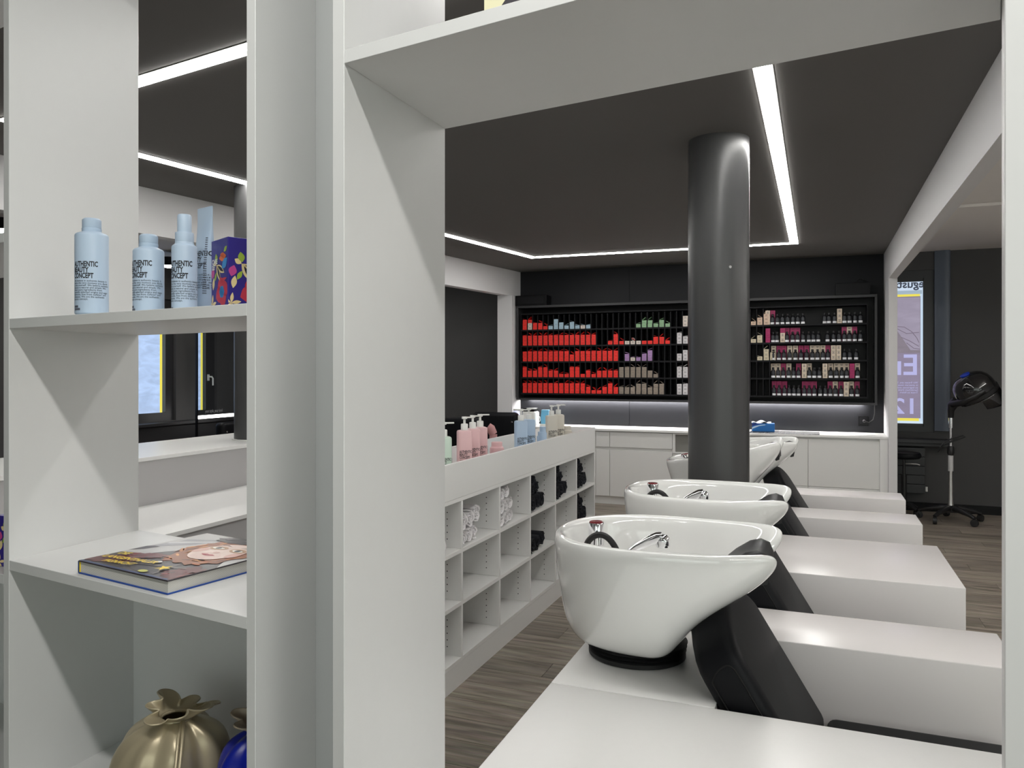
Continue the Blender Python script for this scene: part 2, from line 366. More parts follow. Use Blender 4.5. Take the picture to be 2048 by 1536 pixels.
# ================================================================== DISPLAY SHELVING
def quad(xa, xb, d0=0, d1=.32): return [(xa, shelf_y(xa)+d0), (xb, shelf_y(xb)+d0), (xb, shelf_y(xb)+d1), (xa, shelf_y(xa)+d1)]
TOPZ = 2.50
r = thing('display_shelf', 'tall white open display shelf holding hair care bottles and a book', 'shelf unit', (-1.55, 1.2, 0))
for xa, xb in ((-2.263, -2.243), (-1.543, -1.522), (-.828, -.808)):
    part('side_panel', MB().prism(quad(xa, xb), 0, TOPZ), [W3], r, bev=.0008, seg=1)
for z0, z1 in ((1.585, 1.605), (1.095, 1.115), (.609, .629), (.08, .10), (2.47, 2.49)):
    part('shelf_board', MB().prism(quad(-1.522, -.828, .0005, .3195), z0, z1), [W3], r, bev=.0008, seg=1)
for z0, z1 in ((1.762, 1.782), (1.063, 1.083), (.55, .57), (2.47, 2.49)):
    part('shelf_board', MB().prism(quad(-2.243, -1.543, .0005, .3195), z0, z1), [W3], r, bev=.0008, seg=1)
part('back_panel', MB().prism(quad(-1.522, -.828, .305, .319), .629, 1.095), [W3], r)
part('back_panel', MB().prism(quad(-2.243, -1.543, .305, .319), .57, 1.063), [W3], r)
r = thing('display_shelf', 'white open display shelf framing the view of the wash basins', 'shelf unit', (-.25, 1.05, 0))
part('side_panel', MB().prism(quad(-.649, -.627), 0, TOPZ), [W3], r, bev=.0008, seg=1)
part('side_panel', MB().prism([(.157, .806), (.182, .802), (.238, 1.105), (.213, 1.109)], 0, TOPZ), [W3], r, bev=.0008, seg=1)
def rx(d): return .157+.056*d/.303
for z0, z1 in ((1.938, 1.958), (.72, .74), (.08, .10)):
    part('shelf_board', MB().prism([(-.627, shelf_y(-.627)+.0005), (.157, shelf_y(.157)+.0005), (.213, shelf_y(.213)+.319), (-.627, shelf_y(-.627)+.3195)], z0, z1), [W3], r, bev=.0008, seg=1)
part('back_panel', MB().prism([(-.627, shelf_y(-.627)+.304), (.2105, shelf_y(.2105)+.304), (.213, shelf_y(.213)+.319), (-.627, shelf_y(-.627)+.319)], .10, .72), [W3], r)
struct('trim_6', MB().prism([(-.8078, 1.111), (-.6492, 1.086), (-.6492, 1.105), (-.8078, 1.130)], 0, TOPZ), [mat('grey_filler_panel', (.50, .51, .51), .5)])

# ---- hair care bottles on the middle shelf
SZ = 1.605
STORY = ('We believe in authentic beauty. It\nstarts the very moment you decide\nto be yourself. We believe authentic\nbeauty is natural and simple. We\nselect pure ingredients from\nspecially selected origins and vegan\nformulas, free from sulfates* and\nsilicones. We are the authentic\nbeauty concept.')
def wrap(vf, rad, th0, z0, r_=.0003):
    v, f = vf; out = []
    for a, b, c in v:
        t = th0+a/rad
        out.append(((rad+r_)*math.cos(t), (rad+r_)*math.sin(t), z0+b))
    return out, f
def abc_print(parent, rad, th0, z, box):
    mb = MB().add(*wrap(text('AUTHENTIC\nBEAUTY\nCONCEPT', .0136, .00045, .62, ls=.80), rad, th0, z))
    part('brand_lettering', mb, [INK], parent, world=False)
    mb = MB().add(*wrap(text(STORY, .0050, 0, .95, ls=.86), rad, th0, z-.0285))
    part('small_print', mb, [INK], parent, world=False)
    mb = MB()
    n = 6
    for zz, wdt in ((z-.077, .011), (z-.082, .0155)) if box else ():
        vv = []
        for i in range(n+1):
            t = th0+wdt*i/n/rad
            vv += [((rad+.0003)*math.cos(t), (rad+.0003)*math.sin(t), zz+h) for h in (0, .004)]
        mb.add(vv, [(2*i, 2*i+2, 2*i+3, 2*i+1) for i in range(n)])
    if box:
        mb.add(*wrap(text('cleanser\n300 ml', .0042, 0, .9, ls=1.0), rad, th0, z-.093))
        part('product_tag', mb, [GREYINK], parent, world=False)
def round_bottle(name, x, y, h, rad, caph, capr, lab, facing, textz, box=True):
    b = thing(name, lab, 'bottle', (x, y, SZ), group='pale blue hair care bottles')
    sh = h-caph
    part('body', MB().lathe([(rad-.003, 0), (rad, .003), (rad, sh-.006), (rad-.0007, sh-.0035), (rad-.003, sh-.0012), (rad-.0065, sh), (capr+.001, sh+.0022), (capr, sh+.003)], 48), [BLU], b, smooth=32, world=False)
    part('cap', MB().lathe([(capr, sh+.003), (capr+.0005, sh+.004), (capr+.0005, sh+.009), (capr-.0006, sh+.0095), (capr, sh+.0105), (capr, h-.003), (capr-.003, h)], 40), [BLU], b, smooth=40, world=False)
    abc_print(b, rad, facing, textz, box)
    return b
# facing: angle towards the camera is about atan2(-y,-x)
def toward(x, y): return math.atan2(-y, -x)
b1 = (-1.285, 1.064); b2 = (-1.150, 1.072); b3 = (-1.056, 1.064)
round_bottle('shampoo_bottle', *b1, .184, .0290, .028, .0165, 'tall pale blue shampoo bottle standing apart from the others on the shelf', toward(*b1)-R(72), .090)
round_bottle('conditioner_bottle', *b2, .146, .0268, .026, .0160, 'short pale blue conditioner bottle between shampoo and spray bottle', toward(*b2)-R(88), .086)
b = thing('spray_bottle', 'pale blue spray bottle with stepped cap beside the tube', 'bottle', (*b3, SZ), group='pale blue hair care bottles')
rad = .0216
part('body', MB().lathe([(rad-.003, 0), (rad, .003), (rad, .115), (rad-.0007, .1175), (rad-.003, .1195), (.0165, .121), (.0155, .125)], 48), [BLU], b, smooth=32, world=False)
part('collar', MB().lathe([(.0155, .124), (.0157, .126), (.0157, .1405), (.0152, .142), (.012, .1422)], 40), [BLU], b, smooth=40, world=False)
part('spray_cap', MB().lathe([(.0120, .142), (.0120, .172), (.0105, .1745), (.0, .1747)], 40), [BLU], b, smooth=40, world=False)
abc_print(b, rad, toward(*b3)-R(88), .080, True)
# squeeze tube
tb = thing('squeeze_tube', 'pale blue squeeze tube with flat crimped end standing on its cap', 'tube', (-1.074, 1.133, SZ), R(-16), group='pale blue hair care bottles')
tb.scale = (1.1, 1.1, 1.09)
rs = []
for z, rx_, ry in ((.0, .0185, .0185), (.012, .0188, .0188), (.0125, .0200, .0200), (.03, .0204, .0200), (.08, .0214, .0165), (.13, .0225, .0095), (.165, .0235, .0030), (.178, .0238, .0012), (.186, .0238, .0010)):
    rs.append([(rx_*math.cos(2*math.pi*i/32), ry*math.sin(2*math.pi*i/32), z) for i in range(32)])
part('body', MB().rings(rs[2:]), [BLU], tb, smooth=50, world=False)
part('cap', MB().rings(rs[:2]), [BLU], tb, smooth=50, world=False)
mb = MB(); v, f = text('AUTHENTIC\nBEAUTY\nCONCEPT', .0125, .00025, .62, ls=.85); mb.add([(a-.018, -.0170+(.0215-b)*0-.0008, .100+b) for a, b, c in v], f)
v, f = text(STORY[:200], .0046, 0, .95, ls=.95); mb.add([(a-.018, -.0202, .066+b) for a, b, c in v], f)
def tube_y(x, z):   # lay lettering on the tube surface
    zs = [p[0][2] for p in rs]; k = max(i for i in range(2, len(zs)) if zs[i] <= z); k = min(k, len(zs)-2)
    t = (z-zs[k])/(zs[k+1]-zs[k]); A = [(.0185, .0185), (.0188, .0188), (.02, .02), (.0204, .02), (.0214, .0165), (.0225, .0095), (.0235, .003), (.0238, .0012), (.0238, .001)]
    a = A[k][0]*(1-t)+A[k+1][0]*t; b_ = A[k][1]*(1-t)+A[k+1][1]*t
    return -b_*math.sqrt(max(0, 1-(x/a)**2))-.0004
mb.v = [(max(-.019, a), tube_y(max(-.019, a), c), c) for a, b_, c in mb.v]
part('lettering', mb, [INK], tb, world=False)
mb = MB()
for i in range(26):
    z = .035+i*.0038; x0, x1 = .0150, .0188
    mb.add([(x0, tube_y(x0, z)-.0003, z), (x1, tube_y(x1, z)-.0003, z), (x1, tube_y(x1, z+.0016)-.0003, z+.0016), (x0, tube_y(x0, z+.0016)-.0003, z+.0016)], [(0, 1, 2, 3)])
part('fine_print', mb, [GREYINK], tb, world=False)

# ---- floral gift boxes
COBALT = mat('cobalt_card', lin((48, 38, 128)), .35)
FLC = {k: mat('print_'+k, lin(c), .4) for k, c in dict(cream=(226, 205, 150), green=(150, 175, 60), red=(190, 50, 70), orange=(225, 110, 50), blue=(60, 140, 205), pink=(190, 70, 140), dark=(30, 28, 45)).items()}
def leaf(cx, cz, a, ln, wd, n=9):
    pts = []
    for i in range(n): t = i/(n-1); pts.append((t*ln, wd*math.sin(math.pi*t)))
    for i in range(n-2, 0, -1): t = i/(n-1); pts.append((t*ln, -wd*math.sin(math.pi*t)))
    ca, sa = math.cos(a), math.sin(a)
    return [(cx+x*ca-z*sa, cz+x*sa+z*ca) for x, z in pts]
def gift_box(x, y, z, rz, lab, wd=.085, dp=.085, h=.108, seed=1):
    g_ = thing('gift_box', lab, 'box', (x, y, z), rz, group='cobalt blue floral gift boxes')
    part('carton', MB().box(-wd/2, wd/2, -dp/2, dp/2, 0, h), [COBALT], g_, world=False, bev=.0012)
    rnd = random.Random(seed)
    # front face (-y), the painted flowers
    def flat(polys, col, off, face):
        for p in polys:
            mb = MB()
            p = [(min(wd/2-.001, max(-wd/2+.001, a)), min(h-.001, max(.001, c))) for a, c in p]
            if face == 'f': mb.add([(a, -dp/2-off, c) for a, c in p], [tuple(range(len(p)))])
            else: mb.add([(-wd/2-off, -a*dp/wd, c) for a, c in p], [tuple(range(len(p)))])
            part('flower_print', mb, [FLC[col]], g_, world=False)
    for face in 'fl':
        flat([leaf(.012, .03, R(90*i+20), .028, .014) for i in range(4)], 'red', .0003, face)
        flat([leaf(.012, .030, R(60*i), .011, .007) for i in range(6)], 'blue', .0006, face)
        flat([leaf(-.012, .078, R(-60), .034, .006), leaf(-.012, .078, R(-25), .038, .006), leaf(-.012, .078, R(150), .014, .005)], 'cream', .0003, face)
        flat([leaf(-.008, .074, R(-60), .025, .003), leaf(-.006, .076, R(-25), .028, .003)], 'dark', .0006, face)
        flat([leaf(-.03, .01, R(72*i+10), .018, .003) for i in range(5)]+[leaf(-.027, .035, R(80), .022, .005)], 'cream', .0003, face)
        flat([leaf(-.014, .098, R(-80), .018, .006), leaf(.02, .098, R(30), .016, .004), leaf(-.02, .05, R(60), .018, .004)], 'green', .0004, face)
        flat([leaf(.0, .088, R(5), .030, .007), leaf(.005, .095, R(-15), .024, .005)], 'orange', .0004, face)
        flat([leaf(.012, .07, R(35), .028, .008)], 'blue', .0005, face)
        flat([leaf(-.030, .055, R(75), .020, .007)], 'pink', .0004, face)
        flat([leaf(.00, .048, R(8), .034, .003), leaf(.008, .052, R(-30), .026, .002)], 'red', .0005, face)
    # white care marks on the left side
    mb = MB()
    v, f = text('CARE\nSET', .012, .0004, .8, ls=.8); mb.add([(-wd/2-.0009, .030-a, .080+b_) for a, b_, c in v], f)
    part('side_lettering', mb, [ALU], g_, world=False)
    return g_
gift_box(-.943, 1.077, SZ, R(64), 'blue floral gift box beside the pale blue tube', wd=.072, dp=.072, h=.122)
gift_box(-1.592, 1.160, 1.083, R(5), 'blue floral gift box on the neighbouring shelf behind the panel', seed=3)
b = thing('pump_bottle', 'pink bottle on the neighbouring upper shelf behind the panel', 'bottle', (-1.575, 1.15, 1.782))
part('body', MB().lathe([(.028, 0), (.03, .003), (.03, .12), (.02, .13)], 32), [mat('pink_plastic', lin((222, 184, 186)), .4)], b, smooth=40, world=False)
part('cap', MB().lathe([(.015, .128), (.015, .16), (.0, .161)], 24), [ALU], b, smooth=40, world=False)

# ---- book on the lower shelf
bk = thing('picture_book', 'thick hardcover book with costumed face on cover lying on the shelf', 'book', (-1.302, 1.049, 1.115), R(-9.6))
BL, BWd, BT = .272, .285, .025
part('back_cover', MB().box(0, BL, 0, BWd, 0, .0025), [mat('blue_book_cloth', lin((28, 70, 150)), .4)], bk, world=False, bev=.0008)
fc = part('front_cover', MB().box(0, BL, 0, BWd, BT-.0025, BT), [mat('book_cover_dark', lin((52, 46, 52)), .28)], bk, world=False, bev=.0008)
part('spine', MB().box(-.002, .001, 0, BWd, .001, BT-.001), [mat('book_spine_blue', lin((20, 50, 95)), .35)], bk, world=False, bev=.001)
part('headband', MB().box(.0012, .003, .0012, .003, .0027, BT-.0027), [mat('yellow_headband', lin((230, 200, 40)), .6)], bk, world=False)
pg = mat('page_edges', lin((205, 202, 196)), .8); nt = pg.node_tree
wv = nt.nodes.new('ShaderNodeTexWave'); wv.bands_direction = 'Z'; wv.inputs['Scale'].default_value = 260; wv.inputs['Distortion'].default_value = 1.5
tcn = nt.nodes.new('ShaderNodeTexCoord'); rp = nt.nodes.new('ShaderNodeValToRGB'); rp.color_ramp.elements[0].color = (*lin((165, 162, 155)), 1); rp.color_ramp.elements[1].color = (*lin((222, 220, 214)), 1)
nt.links.new(tcn.outputs['Object'], wv.inputs['Vector']); nt.links.new(wv.outputs['Fac'], rp.inputs[0]); nt.links.new(rp.outputs[0], nt.nodes['Principled BSDF'].inputs['Base Color'])
part('page_block', MB().box(.001, BL-.003, .003, BWd-.003, .0025, BT-.0025), [pg], bk, world=False)
def cover(polys, col, k, nm='cover_print', rough=.3):
    for p in polys:
        p = [(min(BL-.001, max(.001, a)), min(BWd-.001, max(.001, c))) for a, c in p]
        ob(nm, MB().add([(a, c, BT+.00015*k) for a, c in p], [tuple(range(len(p)))]).mesh(nm, [mat('cover_'+nm+str(col), lin(col), rough)]), fc)
def blob(cx, cy, rx_, ry, rot=0, n=28, wob=0, seed=1):
    rn = random.Random(seed); out = []
    for i in range(n):
        t = 2*math.pi*i/n; q = 1+wob*(rn.random()-.5)
        x, y_ = rx_*q*math.cos(t), ry*q*math.sin(t)
        out.append((cx+x*math.cos(rot)-y_*math.sin(rot), cy+x*math.sin(rot)+y_*math.cos(rot)))
    return out
cover([[(0, 0), (BL, 0), (BL, .007), (0, .007)]], (22, 48, 100), 2)
cover([[(0, .085), (.06, .10), (.10, .16), (.12, BWd), (0, BWd)], [(.235, .15), (BL, .10), (BL, BWd), (.22, BWd)]], (186, 185, 184), 1)
cover([[(.01, .14), (.07, .19), (.09, .23), (.01, .18)], [(.02, .20), (.10, .25), (.11, .262), (.02, .222)]], (150, 150, 156), 2)
cover([[(.015, .175), (.09, .226), (.09, .232), (.015, .183)]], (214, 214, 218), 3)
cover([[(0, .10), (.02, .12), (.03, .15), (.012, .15), (0, .14)]], (70, 62, 70), 3)
cover([blob(.045, .045, .055, .030, .35, wob=.35, seed=4, n=40)], (88, 24, 32), 3)
cover([blob(.250, .045, .035, .040, .4, wob=.35, seed=5, n=40)], (92, 26, 34), 3)
cover([blob(.075, .085, .045, .022, .55, wob=.4, seed=6, n=36)], (100, 30, 38), 4)
rn = random.Random(3)
for q in range(26):
    cx_, cy_ = rn.choice([(.045, .045), (.250, .045), (.075, .085)]); cx_ += rn.uniform(-.04, .035); cy_ += rn.uniform(-.022, .022)
    cover([blob(cx_, cy_, rn.uniform(.004, .010), rn.uniform(.002, .005), rn.uniform(0, 3), n=9, wob=.5, seed=q)], rn.choice([(130, 42, 48), (60, 18, 26), (112, 34, 40)]), 5)
cover([blob(.175, .180, .085, .100, .0, wob=.20, seed=9, n=52)], (140, 78, 40), 6)
for q in range(40):
    t_ = rn.uniform(0, 6.28); rr_ = rn.uniform(.70, 1.05)
    cover([blob(.175+.082*rr_*math.cos(t_), .180+.096*rr_*math.sin(t_), rn.uniform(.008, .016), rn.uniform(.002, .0045), t_+rn.uniform(.9, 2.2), n=10, wob=.3, seed=q)], rn.choice([(206, 132, 66), (176, 98, 48), (104, 54, 28), (224, 160, 92)]), 7)
cover([blob(.150, .268, .075, .026, .15, wob=.25, seed=14, n=30)], (50, 45, 50), 8)
cover([blob(.10, .270, .02, .006, .3, wob=.5, seed=15), blob(.165, .272, .025, .005, .1, wob=.5, seed=16)], (104, 98, 104), 9)
cover([blob(.178, .180, .056, .062, 0, n=40)], (228, 205, 194), 10)
cover([blob(.178, .146, .034, .024, 0, n=30)], (222, 194, 184), 11)
cover([blob(.130, .172, .012, .020, 0), blob(.226, .172, .012, .020, 0)], (214, 170, 158), 11)
cover([blob(.150, .200, .022, .013, .1), blob(.206, .200, .022, .013, -.1)], (188, 150, 116), 12)
cover([blob(.150, .199, .015, .0065, .1), blob(.206, .199, .015, .0065, -.1)], (238, 234, 226), 13)
cover([blob(.150, .199, .0065, .0060), blob(.206, .199, .0065, .0060)], (70, 84, 84), 14)
cover([blob(.150, .199, .003, .003), blob(.206, .199, .003, .003)], (20, 20, 22), 15)
cover([[(.134, .203), (.150, .2075), (.166, .203), (.150, .2055)], [(.190, .203), (.206, .2075), (.222, .203), (.206, .2055)]], (40, 32, 30), 16)
cover([[(.130, .217), (.150, .225), (.168, .219), (.150, .2215)], [(.188, .219), (.206, .225), (.226, .217), (.206, .2215)]], (96, 62, 44), 13)
cover([blob(.178, .172, .009, .005)], (206, 168, 158), 13)
cover([[(.158, .152), (.170, .157), (.178, .155), (.186, .157), (.198, .152), (.186, .146), (.178, .1445), (.170, .146)]], (168, 42, 56), 13)
cover([[(.160, .1515), (.178, .1505), (.196, .1515), (.178, .149)]], (96, 18, 30), 14)
cover([blob(.145, .069, .008, .006)], (214, 212, 208), 9)
cover([blob(.179, .015, .011, .007)], (196, 196, 84), 9)
cover([[(.09, .035), (.235, .062), (.235, .065), (.09, .038)], [(.10, .012), (.16, .09), (.163, .09), (.103, .012)], [(.21, .012), (.19, .085), (.193, .085), (.213, .012)]], (120, 112, 108), 8)
YEL = mat('cover_yellow_ink', lin((240, 208, 30)), .35)
mb = MB()
for s_, x, y_, sz, xs_ in (('DIE', .020, .0640, .022, .80), ('LANGENTHALER', .016, .0350, .0215, .86), ('FASNACHT', .050, .0145, .0205, .76)):
    v, f = text(s_, sz, .0005, xs_, shear=.10); c8, s8 = math.cos(R(7)), math.sin(R(7))
    ob('title_lettering', MB().add([(x+a*c8-b_*s8, y_+a*s8+b_*c8, BT+.0030) for a, b_, c in v], f).mesh('title_lettering', [YEL]), fc)
st = []
for i in range(10):
    rr = .017 if i % 2 == 0 else .0065; st.append((.199+rr*math.sin(math.pi*i/5+.2), .043+rr*math.cos(math.pi*i/5+.2), BT+.0030))
mb.add(st, [tuple(range(10))[::-1]])
ob('star_print', mb.mesh('star_print', [YEL]), fc)

# ---- drawstring bags
def drawbag(name, x, y, z, lab, m, m2, rad=.10, h=.27, seed=2, lean=(.02, .01), rz=0):
    g_ = thing(name, lab, 'bag', (x, y, z), rz, group='drawstring bags on the lowest shelf')
    rn = random.Random(seed); n = 96
    ph = [rn.random()*6.28 for _ in range(8)]
    prof = [(0, .55), (.004, .80), (.03, 1.0), (.09, 1.10), (.15, 1.07), (.19, .95), (.213, .80), (.230, .60), (.241, .40), (.246, .29)]
    rs = []
    for zz, q in prof:
        t = zz/.246; k = t**2.2
        ring = []
        for i in range(n):
            a = 2*math.pi*i/n
            fold = (.11+.30*k)*(.55*math.cos(5*a+ph[0])+.45*math.cos(8*a+ph[1]+1.5*t)+.35*math.cos(3*a+ph[2]-2*t)+.2*math.cos(13*a+ph[3]))*.42
            r_ = rad*q*(1+fold*(1 if t > .15 else t/.15))
            ring.append((r_*math.cos(a)*1.04+lean[0]*t*t*1.6, r_*math.sin(a)*.92+lean[1]*t*t, zz*h/.27))
        rs.append(ring)
    body = part('body', MB().rings(rs, cap1=False), [m], g_, sub=1, world=False)
    # gathered ruffle above the cord
    rs2 = []
    for j in range(7):
        t = j/6; ring = []
        for i in range(n*2):
            a = 2*math.pi*i/(n*2)
            r_ = rad*(.29+.30*t**.8)*(1+t*(.26*math.cos(7*a)+.12*math.cos(3*a+ph[4])))
            a2 = a+.115*t*math.sin(7*a)
            zz = .246+.026*t*(1+.35*math.cos(2*a+ph[6]))+.003*t*math.cos(5*a+ph[1])
            a = a2
            ring.append((r_*math.cos(a)+lean[0]*(1.6+.5*t), r_*math.sin(a)*.85+lean[1]*(1+.2*t), zz*h/.27))
        rs2.append(ring)
    o = part('ruffle', MB().rings(rs2, cap0=False, cap1=False), [m2], g_, sub=1, world=False)
    so = o.modifiers.new('solid', 'SOLIDIFY'); so.thickness = .0025
    # cord: ring round the neck and two hanging ends
    q = h/.27
    cx, cy = lean[0]*1.6, lean[1]
    mb = MB()
    pts = [(cx+rad*.29*math.cos(a), cy+rad*.26*math.sin(a), .245*q) for a in [2*math.pi*i/24 for i in range(25)]]
    mb.tube(pts, .0035, 8)
    part('cord', mb, [m], g_, smooth=60, world=False)
    mb = MB()
    for dx in (0, .009):
        mb.tube(spline([(cx+rad*.28+dx*.3, cy-rad*.14, .246*q), (cx+rad*.48+dx, cy-rad*.42, .235*q), (cx+rad*.72+dx, cy-rad*.74, .19*q), (cx+rad*.72+dx, cy-rad*.90, .13*q), (cx+rad*.60+dx, cy-rad*.97, .05*q)]), .0032, 8)
    part('cord_end', mb, [m], g_, smooth=60, world=False)
    return g_
drawbag('drawstring_bag', -1.165, 1.130, .629, 'gold faux leather drawstring bag with gathered neck', GOLD, GOLD, lean=(.026, -.018), seed=5, h=.240)
drawbag('drawstring_bag', -.935, 1.140, .629, 'cobalt blue drawstring bag with beige gathered neck', mat('cobalt_satin', lin((20, 35, 150)), .3, noise=.2, nscale=30), mat('beige_lining', lin((170, 155, 135)), .5), rad=.085, h=.235, seed=9, lean=(-.004, 0))
# dark carton on the upper board of the right-hand shelf
c = thing('display_carton', 'dark carton with cream and gold stripes on the upper shelf board', 'carton', (-.335, 1.02, 1.958), R(-8.9))
part('carton', MB().box(-.085, .085, -.06, .06, 0, .24), [mat('dark_card', lin((48, 44, 52)), .3)], c, world=False, bev=.001)
part('cream_print', MB().add([(-.085, -.0603, .012), (-.085, -.0603, .2), (.02, -.0603, .12)], [(0, 2, 1)]).xf(Matrix.Identity(4)), [mat('cream_ink', lin((222, 218, 180)), .4)], c, world=False)
part('gold_print', MB().add([(-.062, -.0603, 0), (-.048, -.0603, 0), (.05, -.0603, .10), (.036, -.0603, .10)], [(0, 1, 2, 3)]), [mat('gold_ink', lin((190, 160, 80)), .3)], c, world=False)

# ================================================================== RECEPTION DESK
r = thing('reception_desk', 'white reception desk with raised counter beside the grey column', 'desk', (-3.3, 3.4, 0))
part('counter_top', MB().box(-3.99, -3.30, 1.75, 4.95, 1.02, 1.04), [W], r, bev=.0015)
DG = mat('shaded_desk_laminate', (.46, .45, .45), .4)  # desk fronts darkened, their shade put into the colour
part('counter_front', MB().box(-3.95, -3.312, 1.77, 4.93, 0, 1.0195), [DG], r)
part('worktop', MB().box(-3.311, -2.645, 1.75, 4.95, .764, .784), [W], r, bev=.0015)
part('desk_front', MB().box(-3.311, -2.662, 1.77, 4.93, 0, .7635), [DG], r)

# ================================================================== TOWEL CABINET
TX, TD = -1.58, .37
r = thing('towel_cabinet', 'white open towel cabinet with cubby holes and bottle tray on top', 'cabinet', (TX-TD/2, 3.3, 0))
Ys = [5.687-.4715*i for i in range(0, 8)]; Ye = Ys[-1]
part('tray_front', MB().box(TX-.019, TX, Ye, 5.70, .896, 1.064), [W], r, bev=.001)
part('tray_back', MB().box(TX-TD, TX-TD+.019, Ye, 5.70, .896, 1.064), [W], r, bev=.001)
part('tray_floor', MB().box(TX-TD+.0195, TX-.0195, Ye+.0195, 5.68, .93, .945), [W], r)
for y_ in (Ye, 5.681): part('tray_end', MB().box(TX-TD+.0195, TX-.0195, y_, y_+.019, .896, 1.064), [W], r)
part('plinth', MB().box(TX-TD, TX-.002, Ye, 5.70, 0, .109), [W], r)
part('back_panel', MB().box(TX-TD, TX-TD+.014, Ye, 5.70, .109, .8955), [W], r)
for z0, z1 in ((.876, .895), (.628, .648), (.377, .397), (.110, .130)):
    part('shelf_board', MB().box(TX-TD+.0145, TX-.001, Ye, 5.70, z0, z1), [W], r, bev=.0008, seg=1)
BH = mat('dark_hole', (.01, .01, .01), .9)
for i, y_ in enumerate(Ys):
    for z0, z1 in ((.6485, .8755), (.3975, .6275), (.1305, .3765)):
        part('divider', MB().box(TX-TD+.0145, TX, y_-.0095, y_+.0095, z0, z1), [W], r, bev=.0008, seg=1)
        mb = MB()
        for q in range(5):
            z = z0+.04+q*.032
            for xx in (TX-.075, ): mb.add([(xx+.003*math.cos(a), y_-.0098, z+.003*math.sin(a)) for a in [R(45*t) for t in range(8)]], [tuple(range(8))])
        o = part('peg_holes', mb, [BH], r); o['kind'] = 'stuff'

# rolled towels, ends towards the aisle
def towel_mesh(name, rad, ln, m, seed=0, turns=3.2):
    rn = random.Random(seed); n = int(turns*14); th = rad/(turns+.6); inner = []; outer = []
    for i in range(n+1):
        a = 2*math.pi*turns*i/n; rr = th*.45+(rad-th*.45)*(i/n)**.9
        wob = 1+.04*math.sin(3*a+seed)
        c_, s_ = math.cos(a), math.sin(a)
        outer.append((c_*rr*wob, s_*rr*wob*.96)); inner.append((c_*(rr-th*.72)*wob, s_*(rr-th*.72)*wob*.96))
    mb = MB(); L = len(outer)
    jx = [rn.uniform(-.006, .006) for _ in range(L)]
    v = []
    for (a, b_), (p, q), j in zip(outer, inner, jx): v += [(j, a, b_), (j-.004, p, q), (-ln, a, b_), (-ln, p, q)]
    f = []
    for i in range(L-1):
        k, l = 4*i, 4*(i+1)
        f += [(k, l, l+1, k+1), (k, k+2, l+2, l), (k+1, l+1, l+3, k+3), (k+2, k+3, l+3, l+2)]
    f += [(0, 1, 3, 2), (4*(L-1), 4*(L-1)+2, 4*(L-1)+3, 4*(L-1)+1)]
    mb.add(v, f)
    return mb.mesh(name, [m], 50)
TWL = towel_mesh('rolled_towel', .047, .25, TOW, 1); TWM = towel_mesh('rolled_towel', .037, .24, TOW, 2); TWS = towel_mesh('rolled_towel', .034, .24, TOW, 3, 2.6)
TNL = towel_mesh('rolled_towel', .050, .25, NAVY, 4); TNM = towel_mesh('rolled_towel', .042, .25, NAVY, 5, 2.6); TNS = towel_mesh('rolled_towel', .036, .25, NAVY, 6, 2.4)
def towel(me, y_, z, xo, lab, grp, rot=0):
    o = ob('rolled_towel', me, None, (TX-.006-xo*.35, y_, z), (rot, 0, 0)); tag(o, lab, 'towel', grp); return o
c0 = Ys[5]+.0095     # left wall of the cubby whose towels carry lettering
z1 = .6485
lab = iter(['white rolled towel under the small-lettered roll', 'white rolled towel under the thick lettered rolls', 'white rolled towel in the bottom layer, farthest from the lettered end'])
for y_, xo, me in ((c0+.040, .03, TWM), (c0+.120, .05, TWM), (c0+.196, .07, TWM)): towel(me, y_, z1+.036, xo, next(lab), 'white rolled towels in cubbies', random.random()*6)
tow = []
for y_, z, xo, me, l in ((c0+.048, z1+.1130, .04, TWL, 'small-lettered white towel roll above the bottom layer'), (c0+.142, z1+.112, .06, TWL, 'thick white towel roll with black lettering on its side'), ):
    t = towel(me, y_, z, xo, l, 'white rolled towels in cubbies', .4); tow.append(t)
t = towel(TWL, c0+.237, z1+.047+.072, .09, 'thick white towel roll resting at the back of the lettered ones', 'white rolled towels in cubbies', 1.1); tow.append(t)
for t in tow:
    v, f = text('AUTHENTIC\nBEAUTY\nCONCEPT', .034, .0008, .62, ls=.80)
    mb = MB(); n0 = [(a, b_) for a, b_, c in v]
    mb.add([(-.20+a, -.0485*math.cos((b_+.02)/.0485-1.0), .0475*math.sin(-((b_+.02)/.0485-1.0))*-1+.002) for a, b_ in n0], f)
    o = ob('towel_lettering', mb.mesh('towel_lettering', [INK]), t, rot=(-t.rotation_euler.x, 0, 0))
c1 = Ys[4]+.0095
for y_, z, xo, l in ((.040, .036, .02, 'bottom layer, nearest the lettered towels'), (.122, .036, .03, 'bottom layer, second from the lettered towels'), (.204, .036, .06, 'bottom layer, third from the lettered towels'), (.05, .104, .03, 'second layer, nearest the lettered towels'), (.132, .104, .05, 'second layer, in the middle'), (.215, .106, .08, 'second layer, farthest from the lettered towels'), (.085, .172, .06, 'top layer, nearer the lettered towels'), (.165, .174, .08, 'top layer, farther from the lettered towels')):
    towel(TWM, c1+y_, z1+z, xo, 'small white towel roll, '+l, 'white rolled towels in cubbies', random.random()*6)
towel(TWM, Ys[6]+.0095+.30, z1+.037, .05, 'single white towel roll lying alone in its cubby', 'white rolled towels in cubbies', 2)
def navy(cell, zb, spots, lab):
    for k_, (y_, z, xo, me) in enumerate(spots):
        l = ('bottom layer' if z < .06 else 'middle layer' if z < .15 else 'top layer')+', '+('first', 'second', 'third')[(k_ if k_ < 3 else k_-3 if k_ < 5 else 0)]+' from the white towels'
        towel(me, Ys[cell]+.0095+y_, zb+z, xo, 'navy rolled towel, '+l+', '+lab, 'navy rolled towels in cubbies', random.random()*6)
